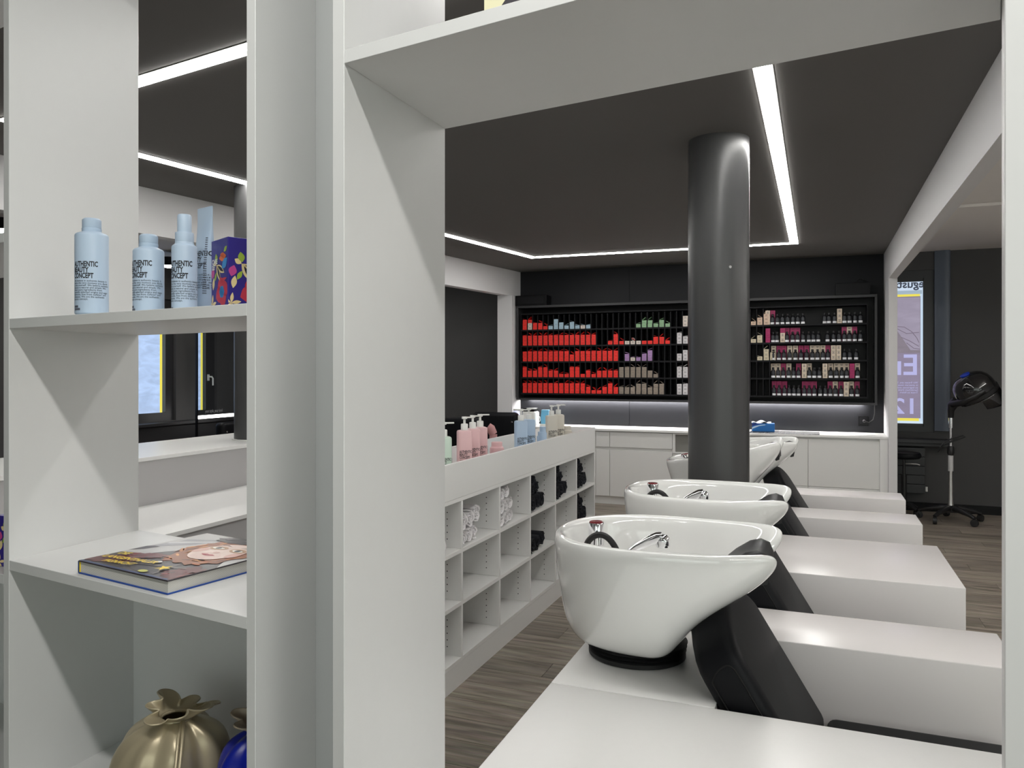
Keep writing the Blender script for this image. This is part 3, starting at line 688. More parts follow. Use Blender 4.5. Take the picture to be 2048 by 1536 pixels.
pile = [(.054, .050, .0, TNL), (.158, .050, .02, TNL), (.262, .050, .05, TNL), (.075, .134, .02, TNM), (.175, .134, .05, TNM), (.10, .186, .04, TNS)]
navy(3, z1, pile, 'upper cubby beside them')
navy(2, z1, pile, 'upper middle cubby')
navy(1, z1, pile, 'upper end cubby')
navy(3, .3975, pile[:3], 'lower cubby')
navy(1, .3975, pile, 'lower end cubby')

# ---- pump bottles in the tray
PUMP = {}
def pump_bottle(x, y_, rz, col, cn, lab, grp, h=.245, scale=1.0):
    b = thing('pump_bottle', lab, 'bottle', (x, y_, .945), rz, group=grp)
    def rr(wd, z, k=.014, n=5):
        pts = []
        for cx, cy, a0 in ((wd-k, wd-k, 0), (-wd+k, wd-k, 90), (-wd+k, -wd+k, 180), (wd-k, -wd+k, 270)):
            for i in range(n): a = R(a0+90*i/(n-1)); pts.append((cx+k*math.cos(a), cy+k*math.sin(a), z))
        return pts
    m = mat(cn, lin(col), .38)
    part('body', MB().rings([rr(.034, 0), rr(.037, .004), rr(.037, h-.010), rr(.0345, h-.003), rr(.026, h)]), [m], b, smooth=40, world=False)
    part('pump_collar', MB().lathe([(.0185, h), (.0185, h+.030), (.016, h+.033), (.010, h+.034)], 24), [ALU], b, smooth=40, world=False)
    part('pump_head', MB().lathe([(.0065, h+.034), (.0065, h+.058)], 16).box(-.013, .013, -.012, .012, h+.058, h+.070).box(.010, .052, -.006, .006, h+.062, h+.0695), [ALU], b, smooth=30, world=False, bev=.002)
    mb = MB(); v, f = text('AUTHENTIC\nBEAUTY\nCONCEPT', .0185, .0004, .62, ls=.80); mb.add([(a-.032, -.0375, h-.115+b_) for a, b_, c in v], f)
    mb.add([(.0375, a-.032, h-.115+b_) for a, b_, c in v], f)
    v, f = text(STORY, .0062, 0, .95, ls=.9); mb.add([(a-.032, -.0375, h-.155+b_) for a, b_, c in v], f); mb.add([(.0375, a-.032, h-.155+b_) for a, b_, c in v], f)
    part('lettering', mb, [INK], b, world=False)
    return b
PINK = (226, 186, 188); BLUE = (178, 200, 224); CRE = (216, 210, 198); GRN = (196, 214, 200)
for i, (y_, lab) in enumerate(((3.62, 'pink pump bottle at the front of the pink group'), (3.745, 'middle pink pump bottle of the pink group'), (3.865, 'pink pump bottle beside the short pink jar'))):
    pump_bottle(-1.705-.01*i, y_, R(35), PINK, 'pump_pink', lab, 'pump bottles in the cabinet tray')
for y_, lab in ((4.44, 'pale blue pump bottle nearer the pink ones'), (4.58, 'pale blue pump bottle beside the small blue bottle')):
    pump_bottle(-1.705, y_, R(35), BLUE, 'pump_blue', lab, 'pump bottles in the cabinet tray')
for y_, lab in ((5.03, 'cream pump bottle nearer the blue ones'), (5.18, 'cream pump bottle nearest the cabinet end')):
    pump_bottle(-1.705, y_, R(35), CRE, 'pump_cream', lab, 'pump bottles in the cabinet tray')
pump_bottle(-1.70, 3.37, R(35), GRN, 'pump_green', 'pale green pump bottle half hidden by the white shelf panel', 'pump bottles in the cabinet tray', h=.232)
def small_jar(name, x, y_, h, rad, col, cn, lab):
    b = thing(name, lab, 'bottle', (x, y_, .945)); m = mat(cn, lin(col), .38)
    part('body', MB().lathe([(rad-.003, 0), (rad, .003), (rad, h*.78), (rad*.8, h*.83)], 32), [m], b, smooth=40, world=False)
    part('lid', MB().lathe([(rad*.78, h*.83), (rad*.78, h-.002), (rad*.7, h)], 32), [m], b, smooth=40, world=False)
small_jar('cream_jar', -1.69, 4.02, .150, .040, PINK, 'pump_pink', 'short pink jar beside the pink pump bottles')
small_jar('small_bottle', -1.66, 4.72, .190, .026, BLUE, 'pump_blue', 'small blue bottle beside the blue pump bottles')
small_jar('small_bottle', -1.70, 4.80, .150, .028, BLUE, 'pump_blue', 'shorter small blue bottle beside the taller small blue one')
small_jar('cream_jar', -1.69, 5.34, .150, .035, CRE, 'pump_cream', 'short cream jar at the tray end')
small_jar('small_bottle', -1.80, 3.50, .20, .022, (200, 188, 180), 'pump_taupe', 'thin taupe bottle behind the pale green pump bottle')

# ================================================================== WASH AREA
PZ = .57
LX0, LX1, RX = -.738, -.262, .592
single('basin_ledge', MB().box(LX0, LX1, 2.172, 6.497, 0, PZ), [W], 'long white ledge carrying the row of wash basins', 'ledge', org=(-.5, 4.3, 0), bev=.003)
blocks = [(1.30, 2.170, 'wide white block at the end of the basin ledge nearest the shelving'),
          (2.797, 3.156, 'white armrest block between the first two wash chairs'),
          (3.764, 4.612, 'wide white block beside the grey column'),
          (5.208, 5.566, 'white armrest block between the two wash chairs beyond the column'),
          (6.155, 6.497, 'white armrest block at the far end near the counter')]
for a, b_, lab in blocks:
    single('armrest_block', MB().box(LX0 if a < 2 else LX1+.001, RX, a, b_, 0, PZ), [W if a < 2 else W2], lab, 'armrest block', 'white blocks between the wash chairs', org=(.16, (a+b_)/2, 0), bev=.004, seg=3)
# ---- basin
def ring(z, xl, xr, wd, nt_, n=96, xc=.06):
    out = []
    for i in range(n):
        p = 2*math.pi*i/n; c_, s_ = math.cos(p), math.sin(p); e = 2.25+1.4*max(0, c_)
        A = (xr-xc) if c_ >= 0 else (xc-xl)
        x = xc+A*math.copysign(abs(c_)**(2/e), c_); y_ = wd*math.copysign(abs(s_)**(2/e), s_)
        zz = z+(.010*max(0, c_)**2 if z > .3 else 0)
        if nt_ and c_ > 0:
            k = math.exp(-(y_/.155)**4); x = x*(1-k)+min(x, nt_[0])*k; zz = zz*(1-k)+nt_[1]*k
        out.append((x, y_, zz))
    return out
prof = [(.040, -.12, .08, .115, 0), (.041, -.165, .108, .14, 0), (.046, -.192, .128, .160, 0), (.070, -.215, .150, .186, 0), (.11, -.232, .178, .214, 0), (.16, -.241, .222, .238, 0), (.22, -.249, .290, .263, (.285, .212)), (.30, -.257, .412, .287, (.312, .236)), (.35, -.262, .472, .297, (.324, .248)), (.380, -.264, .487, .300, (.330, .257)),
        (.397, -.261, .486, .297, (.328, .266)), (.405, -.251, .474, .287, (.320, .271)), (.402, -.240, .460, .274, (.309, .269)), (.388, -.231, .446, .264, (.300, .260)), (.34, -.226, .405, .254, (.292, .246)), (.26, -.218, .305, .236, (.272, .226)), (.19, -.205, .215, .21, 0), (.13, -.18, .15, .17, 0), (.10, -.13, .10, .12, 0), (.092, -.05, .05, .05, 0)]
BASIN = MB().rings([ring(*p) for p in prof]).mesh('bowl', [CER])
BASIN.polygons.foreach_set('use_smooth', [True]*len(BASIN.polygons))
BEL = MB().lathe([(.150, 0), (.158, .004), (.158, .016), (.148, .021), (.160, .027), (.148, .033), (.162, .040), (.150, .046), (.164, .053), (.13, .056), (.10, .058)], 56, ex=1.0, ey=.92).mesh('bellows_base', [RUB], 60)
sec = [(.265, .315), (.285, .352), (.330, .393), (.372, .421), (.405, .430), (.432, .420), (.444, .390), (.436, .345), (.414, .340), (.404, .380), (.360, .366), (.315, .325), (.292, .292)]
NECK = MB().rings([[(a_-.022, .105*t_, b_-.040-.008*math.cos(math.pi*t_/2)-(.012 if abs(t_) > .99 else 0)) for a_, b_ in sec] for t_ in [i_/8-1 for i_ in range(17)]]).mesh('neck_rest', [RUB], 60)
def basin(x, y_, tilt, lab):
    b = thing('wash_basin', lab, 'wash basin', (x, y_, PZ), group='white ceramic wash basins')
    ob('bellows_base', BEL, b)
    bo = ob('bowl', BASIN, b); s_ = bo.modifiers.new('subsurf', 'SUBSURF'); s_.levels = 1; s_.render_levels = 2
    bo.rotation_euler = (0, -tilt, 0); bo.location = (0, 0, .003+abs(math.sin(tilt))*.13)
    mx = part('mixer', MB().lathe([(.020, .30), (.022, .325), (.0265, .330), (.0265, .402), (.025, .405)], 32, (-.155, .065, 0)).lathe([(.019, .10), (.019, .30)], 24, (-.155, .065, 0)), [CHR], bo, smooth=40, world=False)
    part('mixer_cap', MB().lathe([(.0235, .404), (.0235, .408), (.021, .409)], 32, (-.155, .065, 0)), [REDC], bo, smooth=40, world=False)
    pts = [(-.168, -.02, .24), (-.172, -.02, .30), (-.165, -.02, .345), (-.145, -.02, .372), (-.118, -.02, .382), (-.090, -.02, .372), (-.065, -.02, .34), (-.045, -.02, .29), (-.035, -.02, .25)]
    part('hose', MB().tube(spline(pts), .0105, 12), [RUB], bo, smooth=60, world=False)
    part('hand_shower', MB().tube([(-.055, .02, .30), (-.03, .02, .322), (.0, .02, .345), (.035, .02, .365), (.065, .02, .378), (.082, .02, .382)], [.011, .012, .014, .017, .020, .018], 14).lathe([(.012, .008), (.020, 0), (.0225, -.012), (.0225, -.030), (.018, -.034)], 20, (.082, .02, .382)), [CHR], bo, smooth=50, world=False)
    ob('neck_rest', NECK, bo)
    part('drain', MB().lathe([(.03, .094), (.03, .098), (.02, .099)], 24), [CHR], bo, smooth=40, world=False)
    return b
GY = [2.484, 3.46, 4.91, 5.86]
basin(-.55, GY[0]+.01, 0, 'white ceramic wash basin nearest the display shelving with chrome hand shower')
basin(-.55, GY[1]+.01, 0, 'white ceramic wash basin just before the grey column')
basin(-.55, GY[2], R(12), 'tilted white ceramic wash basin just behind the grey column')
basin(-.55, GY[3], R(3), 'white ceramic wash basin nearest the counter')
# ---- wash chairs in the gaps
ux, uz = -.522, .853; nx, nz = .853, .522
half = [(.285, 0), (.287, .42), (.281, .452), (.252, .490), (.195, .525), (.130, .552), (.075, .566), (.03, .570)]
outl = half+[(-a, b_) for a, b_ in half[::-1]]
def bp(yv, u, t):   # point of the backrest; t back from the front face
    return (.035+ux*u-nx*t, yv, .33+uz*u-nz*t)
def wash_chair(y_, lab):
    c = thing('wash_chair', lab, 'chair', (0, y_, 0), group='black wash chairs')
    mb = MB(); n = len(outl)
    mb.add([bp(a, u, 0) for a, u in outl]+[bp(a, u, .135) for a, u in outl], [tuple(range(n)), tuple(range(n, 2*n))[::-1]]+[(i, n+i, n+(i+1) % n, (i+1) % n) for i in range(n)])
    br = part('backrest', mb, [LEA], c, world=False, bev=.038, seg=5)
    for sd in (-1, 1):
        yv = sd*.2868
        pts = [bp(yv, .16, .032), bp(yv, .30, .030), bp(yv, .40, .030), bp(yv, .428, .034), bp(yv, .440, .046), bp(yv, .436, .075), bp(yv, .420, .100), bp(yv, .40, .106), bp(yv, .30, .106), bp(yv, .16, .106)]
        part('seam', MB().tube(spline(pts, 4), .0022, 6), [SEAM], br, smooth=60, world=False)
    part('seat', MB().box(.03, .56, -.285, .285, .20, .35), [LEA], c, world=False, bev=.03, seg=4)
    part('base', MB().box(.02, .54, -.27, .27, 0, .20), [BLACK], c, world=False)
wash_chair((2.17+2.797)/2, 'black leather wash chair between the wide end block and first armrest block')
wash_chair((3.156+3.764)/2, 'black leather wash chair between the first armrest block and the column block')
wash_chair((4.612+5.208)/2, 'black leather wash chair just beyond the column block')
wash_chair((5.566+6.155)/2, 'black leather wash chair nearest the far counter')

# ================================================================== REAR COUNTER
CT = .845; CF = 8.37
r = thing('rear_counter', 'long white base cabinet run under the colour rack', 'counter', (-1.4, 8.6, 0))
part('worktop', MB().prism([(-3.42, CF), (.648, CF), (.648, 8.615), (-3.42, 8.615)], CT-.022, CT).box(-3.42, .648, 8.6155, 8.898, CT-.022, CT), [W], r, bev=.0015)
part('carcass', MB().box(-3.41, .63, CF+.045, 8.895, .09, CT-.023), [W], r)
part('plinth', MB().box(-3.40, .62, CF+.06, 8.88, 0, .0895), [W], r)
part('end_panel', MB().box(.576, .648, CF+.005, 8.895, 0, CT-.0225), [W], r)
seams = [-3.41, -2.86, -2.318, -2.156, -1.46]
DO = mat('cabinet_front_white', (.74, .735, .72), .35)
for a, b_ in zip(seams[:-1], seams[1:]):
    part('drawer_front', MB().box(a+.002, b_-.002, CF+.018, CF+.0445, .645, .815), [DO], r, bev=.001)
    part('cabinet_door', MB().box(a+.002, b_-.002, CF+.018, CF+.0445, .095, .612), [DO], r, bev=.001)
# open niche beside the drawers
mb = MB().box(-1.458, -1.43, CF+.018, CF+.0445, .60, .82).box(-.99, -.962, CF+.018, CF+.0445, .60, .82).box(-1.43, -.99, CF+.018, CF+.0445, .60, .617).box(-1.43, -.99, CF+.018, CF+.0445, .805, .82)
part('niche_frame', mb, [DO], r)
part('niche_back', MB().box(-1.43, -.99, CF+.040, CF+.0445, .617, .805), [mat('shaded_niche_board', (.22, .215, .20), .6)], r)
part('cabinet_door', MB().box(-1.458, -.962, CF+.018, CF+.0445, .322, .590), [DO], r, bev=.001)
part('lower_front', MB().box(-1.458, -.962, CF+.018, CF+.0445, .095, .318), [DO], r, bev=.001)
for a, b_ in ((-.96, -.087), (-.083, .575)):
    part('cabinet_door', MB().box(a, b_, CF+.018, CF+.0445, .322, .80), [DO], r, bev=.001)
    part('lower_front', MB().box(a, b_, CF+.018, CF+.0445, .095, .318), [DO], r, bev=.001)
# things on the counter
t = thing('tissue_box', 'blue cardboard tissue box with a tissue sticking out on the counter', 'tissue box', (-.535, 8.63, CT+.006), R(4))
part('carton', MB().box(-.115, .115, -.06, .06, 0, .085), [mat('tissue_blue', lin((30, 110, 185)), .4)], t, world=False, bev=.002)
part('printed_swoosh', MB().add([(-.115, -.0605, .04), (-.09, -.0605, .055), (-.03, -.0605, .070), (.02, -.0605, .075), (.02, -.0605, .068), (-.04, -.0605, .058), (-.115, -.0605, .025)], [tuple(range(7))[::-1]]), [mat('tissue_pale', lin((190, 215, 235)), .4)], t, world=False)
part('printed_top', MB().add([(-.115, -.0603, .084), (-.115, -.0603, .055), (-.07, -.0603, .070), (.0, -.0603, .084)], [(0, 1, 2, 3)]), [mat('tissue_navy', lin((15, 40, 120)), .4)], t, world=False)
vv = []
nx_, ny_ = 14, 6
for j in range(ny_):
    for i in range(nx_):
        x = -.12+.20*i/(nx_-1); vv.append((x, -.05+.02*j, .090+.018*math.sin(i*.9+j*.7)*math.sin(math.pi*i/(nx_-1))+.012*math.sin(math.pi*j/(ny_-1))))
tm = MB().add(vv, [(j*nx_+i, j*nx_+i+1, (j+1)*nx_+i+1, (j+1)*nx_+i) for j in range(ny_-1) for i in range(nx_-1)])
o = part('tissue', tm, [mat('tissue_paper', (.8, .8, .8), .9)], t, smooth=180, world=False); so = o.modifiers.new('solid', 'SOLIDIFY'); so.thickness = .002
mb = MB().box(-.345, .345, -.20, .20, 0, .002)
for i in range(46): mb.box(-.343+i*.015, -.336+i*.015, -.20, .20, .002, .0055)
single('ribbed_mat', mb, [mat('grey_rubber_mat', (.05, .05, .055), .5)], 'grey ribbed rubber mat under the tissue box', 'mat', org=(0, 0, 0)).location = (-.32, 8.60, CT)
# white appliance, blue flask, white jug, on the left end of the counter
a = thing('white_appliance', 'white rounded countertop appliance with black lid and cable', 'appliance', (-3.20, 8.66, CT))
part('housing', MB().box(-.085, .085, -.08, .08, 0, .165), [ALU], a, world=False, bev=.02, seg=4)
part('lid', MB().box(-.07, .07, -.07, .07, .165, .205), [BLACK], a, world=False, bev=.008, seg=3)
part('cable', MB().tube([(.085, 0, .12), (.12, -.01, .10), (.13, -.02, .06), (.10, -.03, .02), (.13, -.02, .006), (.16, .02, .006)], .004, 6), [ALU], a, smooth=60, world=False)
a = thing('water_jug', 'clear pale jug with white lid beside the white appliance', 'jug', (-3.335, 8.60, CT))
part('jug_body', MB().lathe([(.05, 0), (.055, .004), (.06, .17), (.058, .18)], 32), [clearglass('pale_acrylic', (.75, .78, .9), .15)], a, smooth=40, world=False)
part('jug_lid', MB().lathe([(.061, .175), (.061, .192), (.0, .194)], 32), [ALU], a, smooth=40, world=False)
a = thing('sky_blue_container', 'sky blue upright container on a white foot', 'container', (-2.995, 8.62, CT))
part('foot', MB().box(-.062, .062, -.05, .05, 0, .022), [ALU], a, world=False, bev=.006, seg=3)
part('container_body', MB().rings([[(x*q, y_*q, z) for x, y_ in ((-.05, -.035), (.05, -.035), (.05, .035), (-.05, .035))] for z, q in ((.022, 1), (.10, 1.02), (.19, .9))]), [mat('sky_plastic', lin((120, 190, 225)), .3)], a, world=False, bev=.006)

# ================================================================== COLOUR RACK
RY = 8.70
r = thing('colour_rack', 'large black wall rack with narrow compartments for hair colours', 'rack', (-1.41, 8.8, 1.145))
RX0, RX1, RZ0, RZ1 = -3.40, .575, 1.143, 2.285
part('frame_rail', MB().box(RX0, RX1, RY, 8.899, RZ1-.028, RZ1), [RAIL], r, bev=.002)
part('frame_rail', MB().box(RX0, RX1, RY, 8.84, RZ0, RZ0+.024), [RAIL], r, bev=.002)
part('frame_post', MB().box(RX0, RX0+.024, RY, 8.899, RZ0+.0245, RZ1-.0285), [RAIL], r, bev=.002)
part('frame_post', MB().box(RX1-.024, RX1, RY, 8.899, RZ0+.0245, RZ1-.0285), [RAIL], r, bev=.002)
part('back_board', MB().box(RX0+.025, RX1-.025, 8.89, 8.8985, RZ0+.0245, RZ1-.029), [BLACK], r)
CX0, PIT = -3.330, .0664
IX1 = .478
FLz = [1.994, 1.802, 1.611, 1.420, 1.229]
YF, YB = 8.715, 8.8895
for z in FLz: part('shelf_board', MB().box(CX0-.012, IX1, YF, YB, z-.018, z), [RACKM], r)
part('shelf_board', MB().box(CX0-.012, IX1, YF, YB, 2.176, 2.190), [RACKM], r)
for xx in (CX0-.020, IX1): part('rack_side', MB().box(xx, xx+.008, YF, YB, 1.211, 2.19), [RACKM], r)
DIVM = MB().box(-.0045, .0045, 0, YB-YF-.001, 0, .1725).mesh('divider', [RACKM])
for ri, z in enumerate(FLz):
    for k in range(1, 44 if ri > 1 else 43):
        ob('divider', DIVM, r, (CX0+k*PIT-r.location.x, YF-r.location.y, z-r.location.z))
# light line under the rack
l = thing('under_rack_light', 'slim light line hidden under the colour rack', 'light', (-1.4, 8.866, 1.15))
part('cover', MB().box(-3.35, .52, 8.841, 8.889, 1.157, 1.1675), [BLACK], l)
part('diffuser', MB().box(-3.3, .45, 8.848, 8.885, 1.150, 1.156), [mat('under_rack_led', (.9, .9, .9), .5, emit=(1, .97, .95), es=85)], l)
# speakers on the rack
for x, lab in ((-3.215, 'black box on top of the rack at the white post end'), (.345, 'black amplifier box on top of the rack near the window')):
    s_ = thing('equipment_box', lab, 'equipment box', (x, 8.79, RZ1), group='black boxes on the rack')
    part('case', MB().box(-.20 if x < 0 else -.165, .20 if x < 0 else .165, -.085, .085, 0, .125), [BLACK], s_, world=False, bev=.004)
    part('front_grille', MB().box(-.17 if x < 0 else -.14, .17 if x < 0 else .14, -.0875, -.0855, .02, .105), [RACKM], s_, world=False)
    if x > 0: part('cable', MB().tube([(.03, .02, .125), (.05, .02, .16), (.09, .03, .175), (.13, .03, .15), (.15, .04, .125)], .004, 6), [RUB], s_, smooth=60, world=False)
# socket
s_ = thing('wall_socket', 'black wall socket with plug and cable beside the white post', 'socket', (.456, 8.8995, .967))
part('plate', MB().box(-.052, .052, -.012, 0, -.052, .052), [BLACK], s_, world=False, bev=.002)
part('socket_frame', MB().box(-.036, .036, -.015, -.012, -.036, .036), [RACKM], s_, world=False, bev=.002)
part('plug', MB().lathe([(.016, 0), (.016, .03), (.008, .045)], 16).xf(Matrix.Translation((.005, -.015, 0)) @ Matrix.Rotation(R(90), 4, 'X')), [RUB], s_, smooth=40, world=False)
part('cable', MB().tube([(.005, -.058, 0), (.05, -.06, -.01), (.09, -.05, .02), (.105, -.04, .08), (.105, -.03, .17)], .004, 8), [RUB], s_, smooth=60, world=False)

# ---- cartons
CB = dict(R=('red', (236, 46, 38)), B=('light blue', (165, 192, 208)), G=('green', (140, 176, 138)), V=('lilac', (165, 130, 178)), T=('taupe', (142, 130, 118)), L=('white', (214, 210, 212)), W=('cream white', (222, 210, 200)), P=('peach', (214, 186, 164)), C=('sand', (210, 198, 172)), M=('magenta', (160, 34, 92)), K=('cream printed', (216, 200, 180)))
BWX, BHZ, BDY = .0525, .0400, .150
def carton_mesh(code):
    nm, c = CB[code]; m = mat('card_'+nm.replace(' ', '_'), lin(c), .5)
    pc = tuple(v*.78 for v in c) if code not in 'KWLPC' else (90, 84, 86) if code == 'K' else tuple(v*.66 for v in c)
    p = mat('card_print_'+nm.replace(' ', '_'), lin(pc), .5)
    mb = MB().box(-BWX/2, BWX/2, 0, BDY, 0, BHZ-.0013)
    for z, hw in ((.026, .014), (.019, .010), (.012, .015)) if code in 'KWLPC' else ((.016, .012),):
        mb.add([(-hw, -.0004, z), (hw, -.0004, z), (hw, -.0004, z+.0035), (-hw, -.0004, z+.0035)], [(0, 1, 2, 3)], 1)
    if code == 'C':
        pass
    return mb.mesh('colour_carton', [m, p])
CM = {k: carton_mesh(k) for k in CB}
FM = {k: MB().box(0, .054, 0, .11, 0, .0024).mesh('flap', [MATS['card_'+CB[k][0].replace(' ', '_')]]) for k in CB}
ROWN = ['top', 'second', 'third', 'fourth', 'bottom']
ONES = 'zeroth first second third fourth fifth sixth seventh eighth ninth tenth eleventh twelfth thirteenth fourteenth fifteenth sixteenth seventeenth eighteenth nineteenth'.split()
def ordw(n_):
    if n_ < 20: return ONES[n_]
    t_, u_ = divmod(n_, 10); return {2: 'twentieth', 3: 'thirtieth', 4: 'fortieth'}[t_] if u_ == 0 else {2: 'twenty-', 3: 'thirty-', 4: 'forty-'}[t_]+ONES[u_]
def lvl(j_, n_): return 'alone' if n_ == 1 else ('bottom of two', 'top of two')[j_] if n_ == 2 else ('bottom of three', 'middle of three', 'top of three')[j_]
def carton(code, x, y_, z, row, k_, j_, n_):
    o = ob('colour_carton' if code == 'R' else 'toner_carton', CM[code], None, (x+random.uniform(-.0012, .0012), y_+random.uniform(-.002, .002), z), (0, 0, random.uniform(-.012, .012)))
    tag(o, '%s carton, %s in %s compartment from the white post, %s row' % (CB[code][0], lvl(j_, n_), ordw(k_+1), ROWN[row]), 'carton', '%s cartons in the %s row' % (CB[code][0], ROWN[row]))
    return o
def flap(o, code, ang, side):
    f = ob('flap', FM[code], o, (-BWX/2 if side > 0 else BWX/2, .004, BHZ+.0006), (0, -ang if side > 0 else math.pi+ang, 0))
    return f
rows = [
 ['RRR', 'WWR', 'RR', 'RR', 'R', 'B', 'BBB', 'BB', 'B', 'BB', 'B', 'W', 'B', '', '', '', '', '', '', '', '', 'G', 'GG', 'GG', 'G', 'GG', 'G', '', '', 'WWW'],
 ['RRR']*14+['', '', 'R', 'RRR', 'R', 'W', 'W', 'W', 'R', 'R', 'RR', 'RR', 'R', '', 'LLL', 'LL'],
 ['RRR']*9+['RR']+['RRR']*8+['', 'VV', 'W', 'V', 'VV', 'VVV', '', '', '', '', 'LL', 'LLL'],
 ['RRR', 'RR', 'RR', 'RRR', 'RRR', 'RR', 'RR', 'R', 'R', 'RRR', 'RRR', 'R', 'RR', 'R', 'RR', 'RR', 'RR', 'RR']+['TTT']*5+['TT', 'T', '', '', '', 'LLL', 'LLL'],
 ['RRR']*12+['RR', 'R', 'R', 'RR', 'RRR', 'RR', 'TT', 'TT', 'TT', 'TTT', 'TTT', 'TT', 'TTT', 'TTT', '', '', 'LLL', 'LLL']]
extra = {0: {40: 'P', 41: 'PP', 42: 'PPP'}, 1: {40: 'C', 41: 'CC'}, 2: {41: 'C', 42: 'CCC', 43: 'CC'}}
random.seed(21)
for ri, rw in enumerate(rows):
    z = FLz[ri]+.0004
    cells = list(enumerate(rw))+list(extra.get(ri, {}).items())
    for k, st_ in cells:
        for j, code in enumerate(st_):
            wh = ''
            o = carton(code, CX0+(k+.5)*PIT-.002, YF+.006, z+j*BHZ, ri, k, j, len(st_))
            if j == len(st_)-1 and random.random() < .88:
                fc_ = code if code != 'W' or k > 25 else {0: 'B', 1: 'R', 2: 'V'}.get(ri, code)
                flap(o, fc_, R(random.choice([10, 16, 24, 32, 40])), random.choice([-1, 1]))
# silver ring lying on a carton of the second row
k = 20
single('silver_ring', MB().rings([[((.014+.004*math.cos(b_))*math.cos(a), .004*math.sin(b_), .018+(.014+.004*math.cos(b_))*math.sin(a)) for b_ in [2*math.pi*j/10 for j in range(10)]] for a in [2*math.pi*i/28 for i in range(28)]], close=True), [STEEL], 'small silver ring standing on a cream carton in the rack', 'ring', smooth=60).location = (CX0+(k+.5)*PIT, YF+.02, FLz[1]+BHZ+.001)

# ---- developer bottles with cartons behind
def pxx(p, Y=8.73):       # column in the photograph -> x on the rack front
    q = (p-1024)/1535.; c_, s_ = math.cos(TH), math.sin(TH); return Y*(q*c_-s_)/(c_+q*s_)
bm = MB().lathe([(.0195, 0), (.0222, .002), (.0222, .070), (.0200, .080), (.0105, .091), (.0095, .093)], 16)
bm.lathe([(.0125, .093), (.0125, .112), (.0105, .114)], 12, mi=1)
n = 8
for (z0, z1, mi, aw) in ((.003, .0250, 2, 62), (.032, .066, 3, 56)):
    vv = []
    for i in range(n+1):
        a = R(-90-aw+2*aw*i/n)
        vv += [(0.0225*math.cos(a), 0.0225*math.sin(a), z0), (0.0225*math.cos(a), 0.0225*math.sin(a), z1 if mi == 2 else z1+.006*(1-abs(i-n/2)/(n/2)))]
    bm.add(vv, [(2*i, 2*i+2, 2*i+3, 2*i+1) for i in range(n)], mi)
DEV = bm.mesh('developer_bottle', [mat('black_bottle', (.006, .006, .008), .3, spec=.3), mat('black_cap', (.012, .012, .013), .35), mat('white_label', (.80, .80, .84), .5), mat('grey_label', (.028, .030, .038), .4)], 40)
def z5(v): return pxx(1490+v/8.085)
def z6(v): return pxx(1600+v/8.086)
SLOTS = {q: [] for q in range(5)}
def bots(row, fn, items):
    for v, bh in items: SLOTS[row].append((fn(v), bh))
TALL = {}
def tall_mesh(code):
    nm, c = CB[code]; mb = MB().box(-.0245, .0245, 0, .12, 0, .155)
    for z, hw in ((.140, .014), (.133, .010)): mb.add([(-hw, -.0004, z), (hw, -.0004, z), (hw, -.0004, z+.0045), (-hw, -.0004, z+.0045)], [(0, 1, 2, 3)], 1)
    return mb.mesh('tall_carton', [MATS['card_'+nm.replace(' ', '_')], MATS['card_print_'+nm.replace(' ', '_')]])
for q in 'KM': TALL[q] = tall_mesh(q)
bots(0, z5, [(368, 'K3'), (445, 'M'), (523, None), (607, None), (690, None), (775, None), (855, None), (937, None)])
bots(0, z6, [(397, None), (468, None), (558, None), (640, 'K3'), (720, None), (802, None), (890, None), (980, None)])
bots(1, z5, [(370, 'M3'), (455, None), (517, None), (608, 'KKM'), (680, 'M'), (770, 'M'), (850, 'M'), (938, None)])
bots(1, z6, [(140, None), (215, None), (297, None), (447, None), (545, None), (630, None), (718, 'M'), (800, 'K'), (885, 'M'), (978, None)])
bots(2, z5, [(460, 'K'), (548, 'M'), (630, 'M'), (722, 'K'), (815, 'K'), (905, 'M'), (997, 'M')])
bots(2, z6, [(200, 'K'), (283, 'K'), (370, 'K'), (450, 'M'), (540, 'K3'), (625, 'K3'), (720, None), (805, None), (912, None)])
bots(3, z5, [(455, 'K'), (535, 'K'), (618, 'M'), (708, 'K'), (785, None), (865, 'M'), (958, 'K3')])
bots(3, z6, [(150, 'K'), (232, None), (315, None), (405, 'K3'), (497, 'K'), (590, 'K'), (675, 'K'), (755, 'K'), (842, 'M3'), (930, 'K')])
bots(4, z5, [(470, 'M'), (553, 'M'), (638, 'M'), (715, None), (790, None), (868, None)])
bots(4, z6, [(70, 'M'), (150, 'M'), (232, 'M'), (327, None), (410, None), (488, 'M'), (572, 'K'), (665, 'M'), (748, 'K3'), (833, 'K'), (925, 'M')])

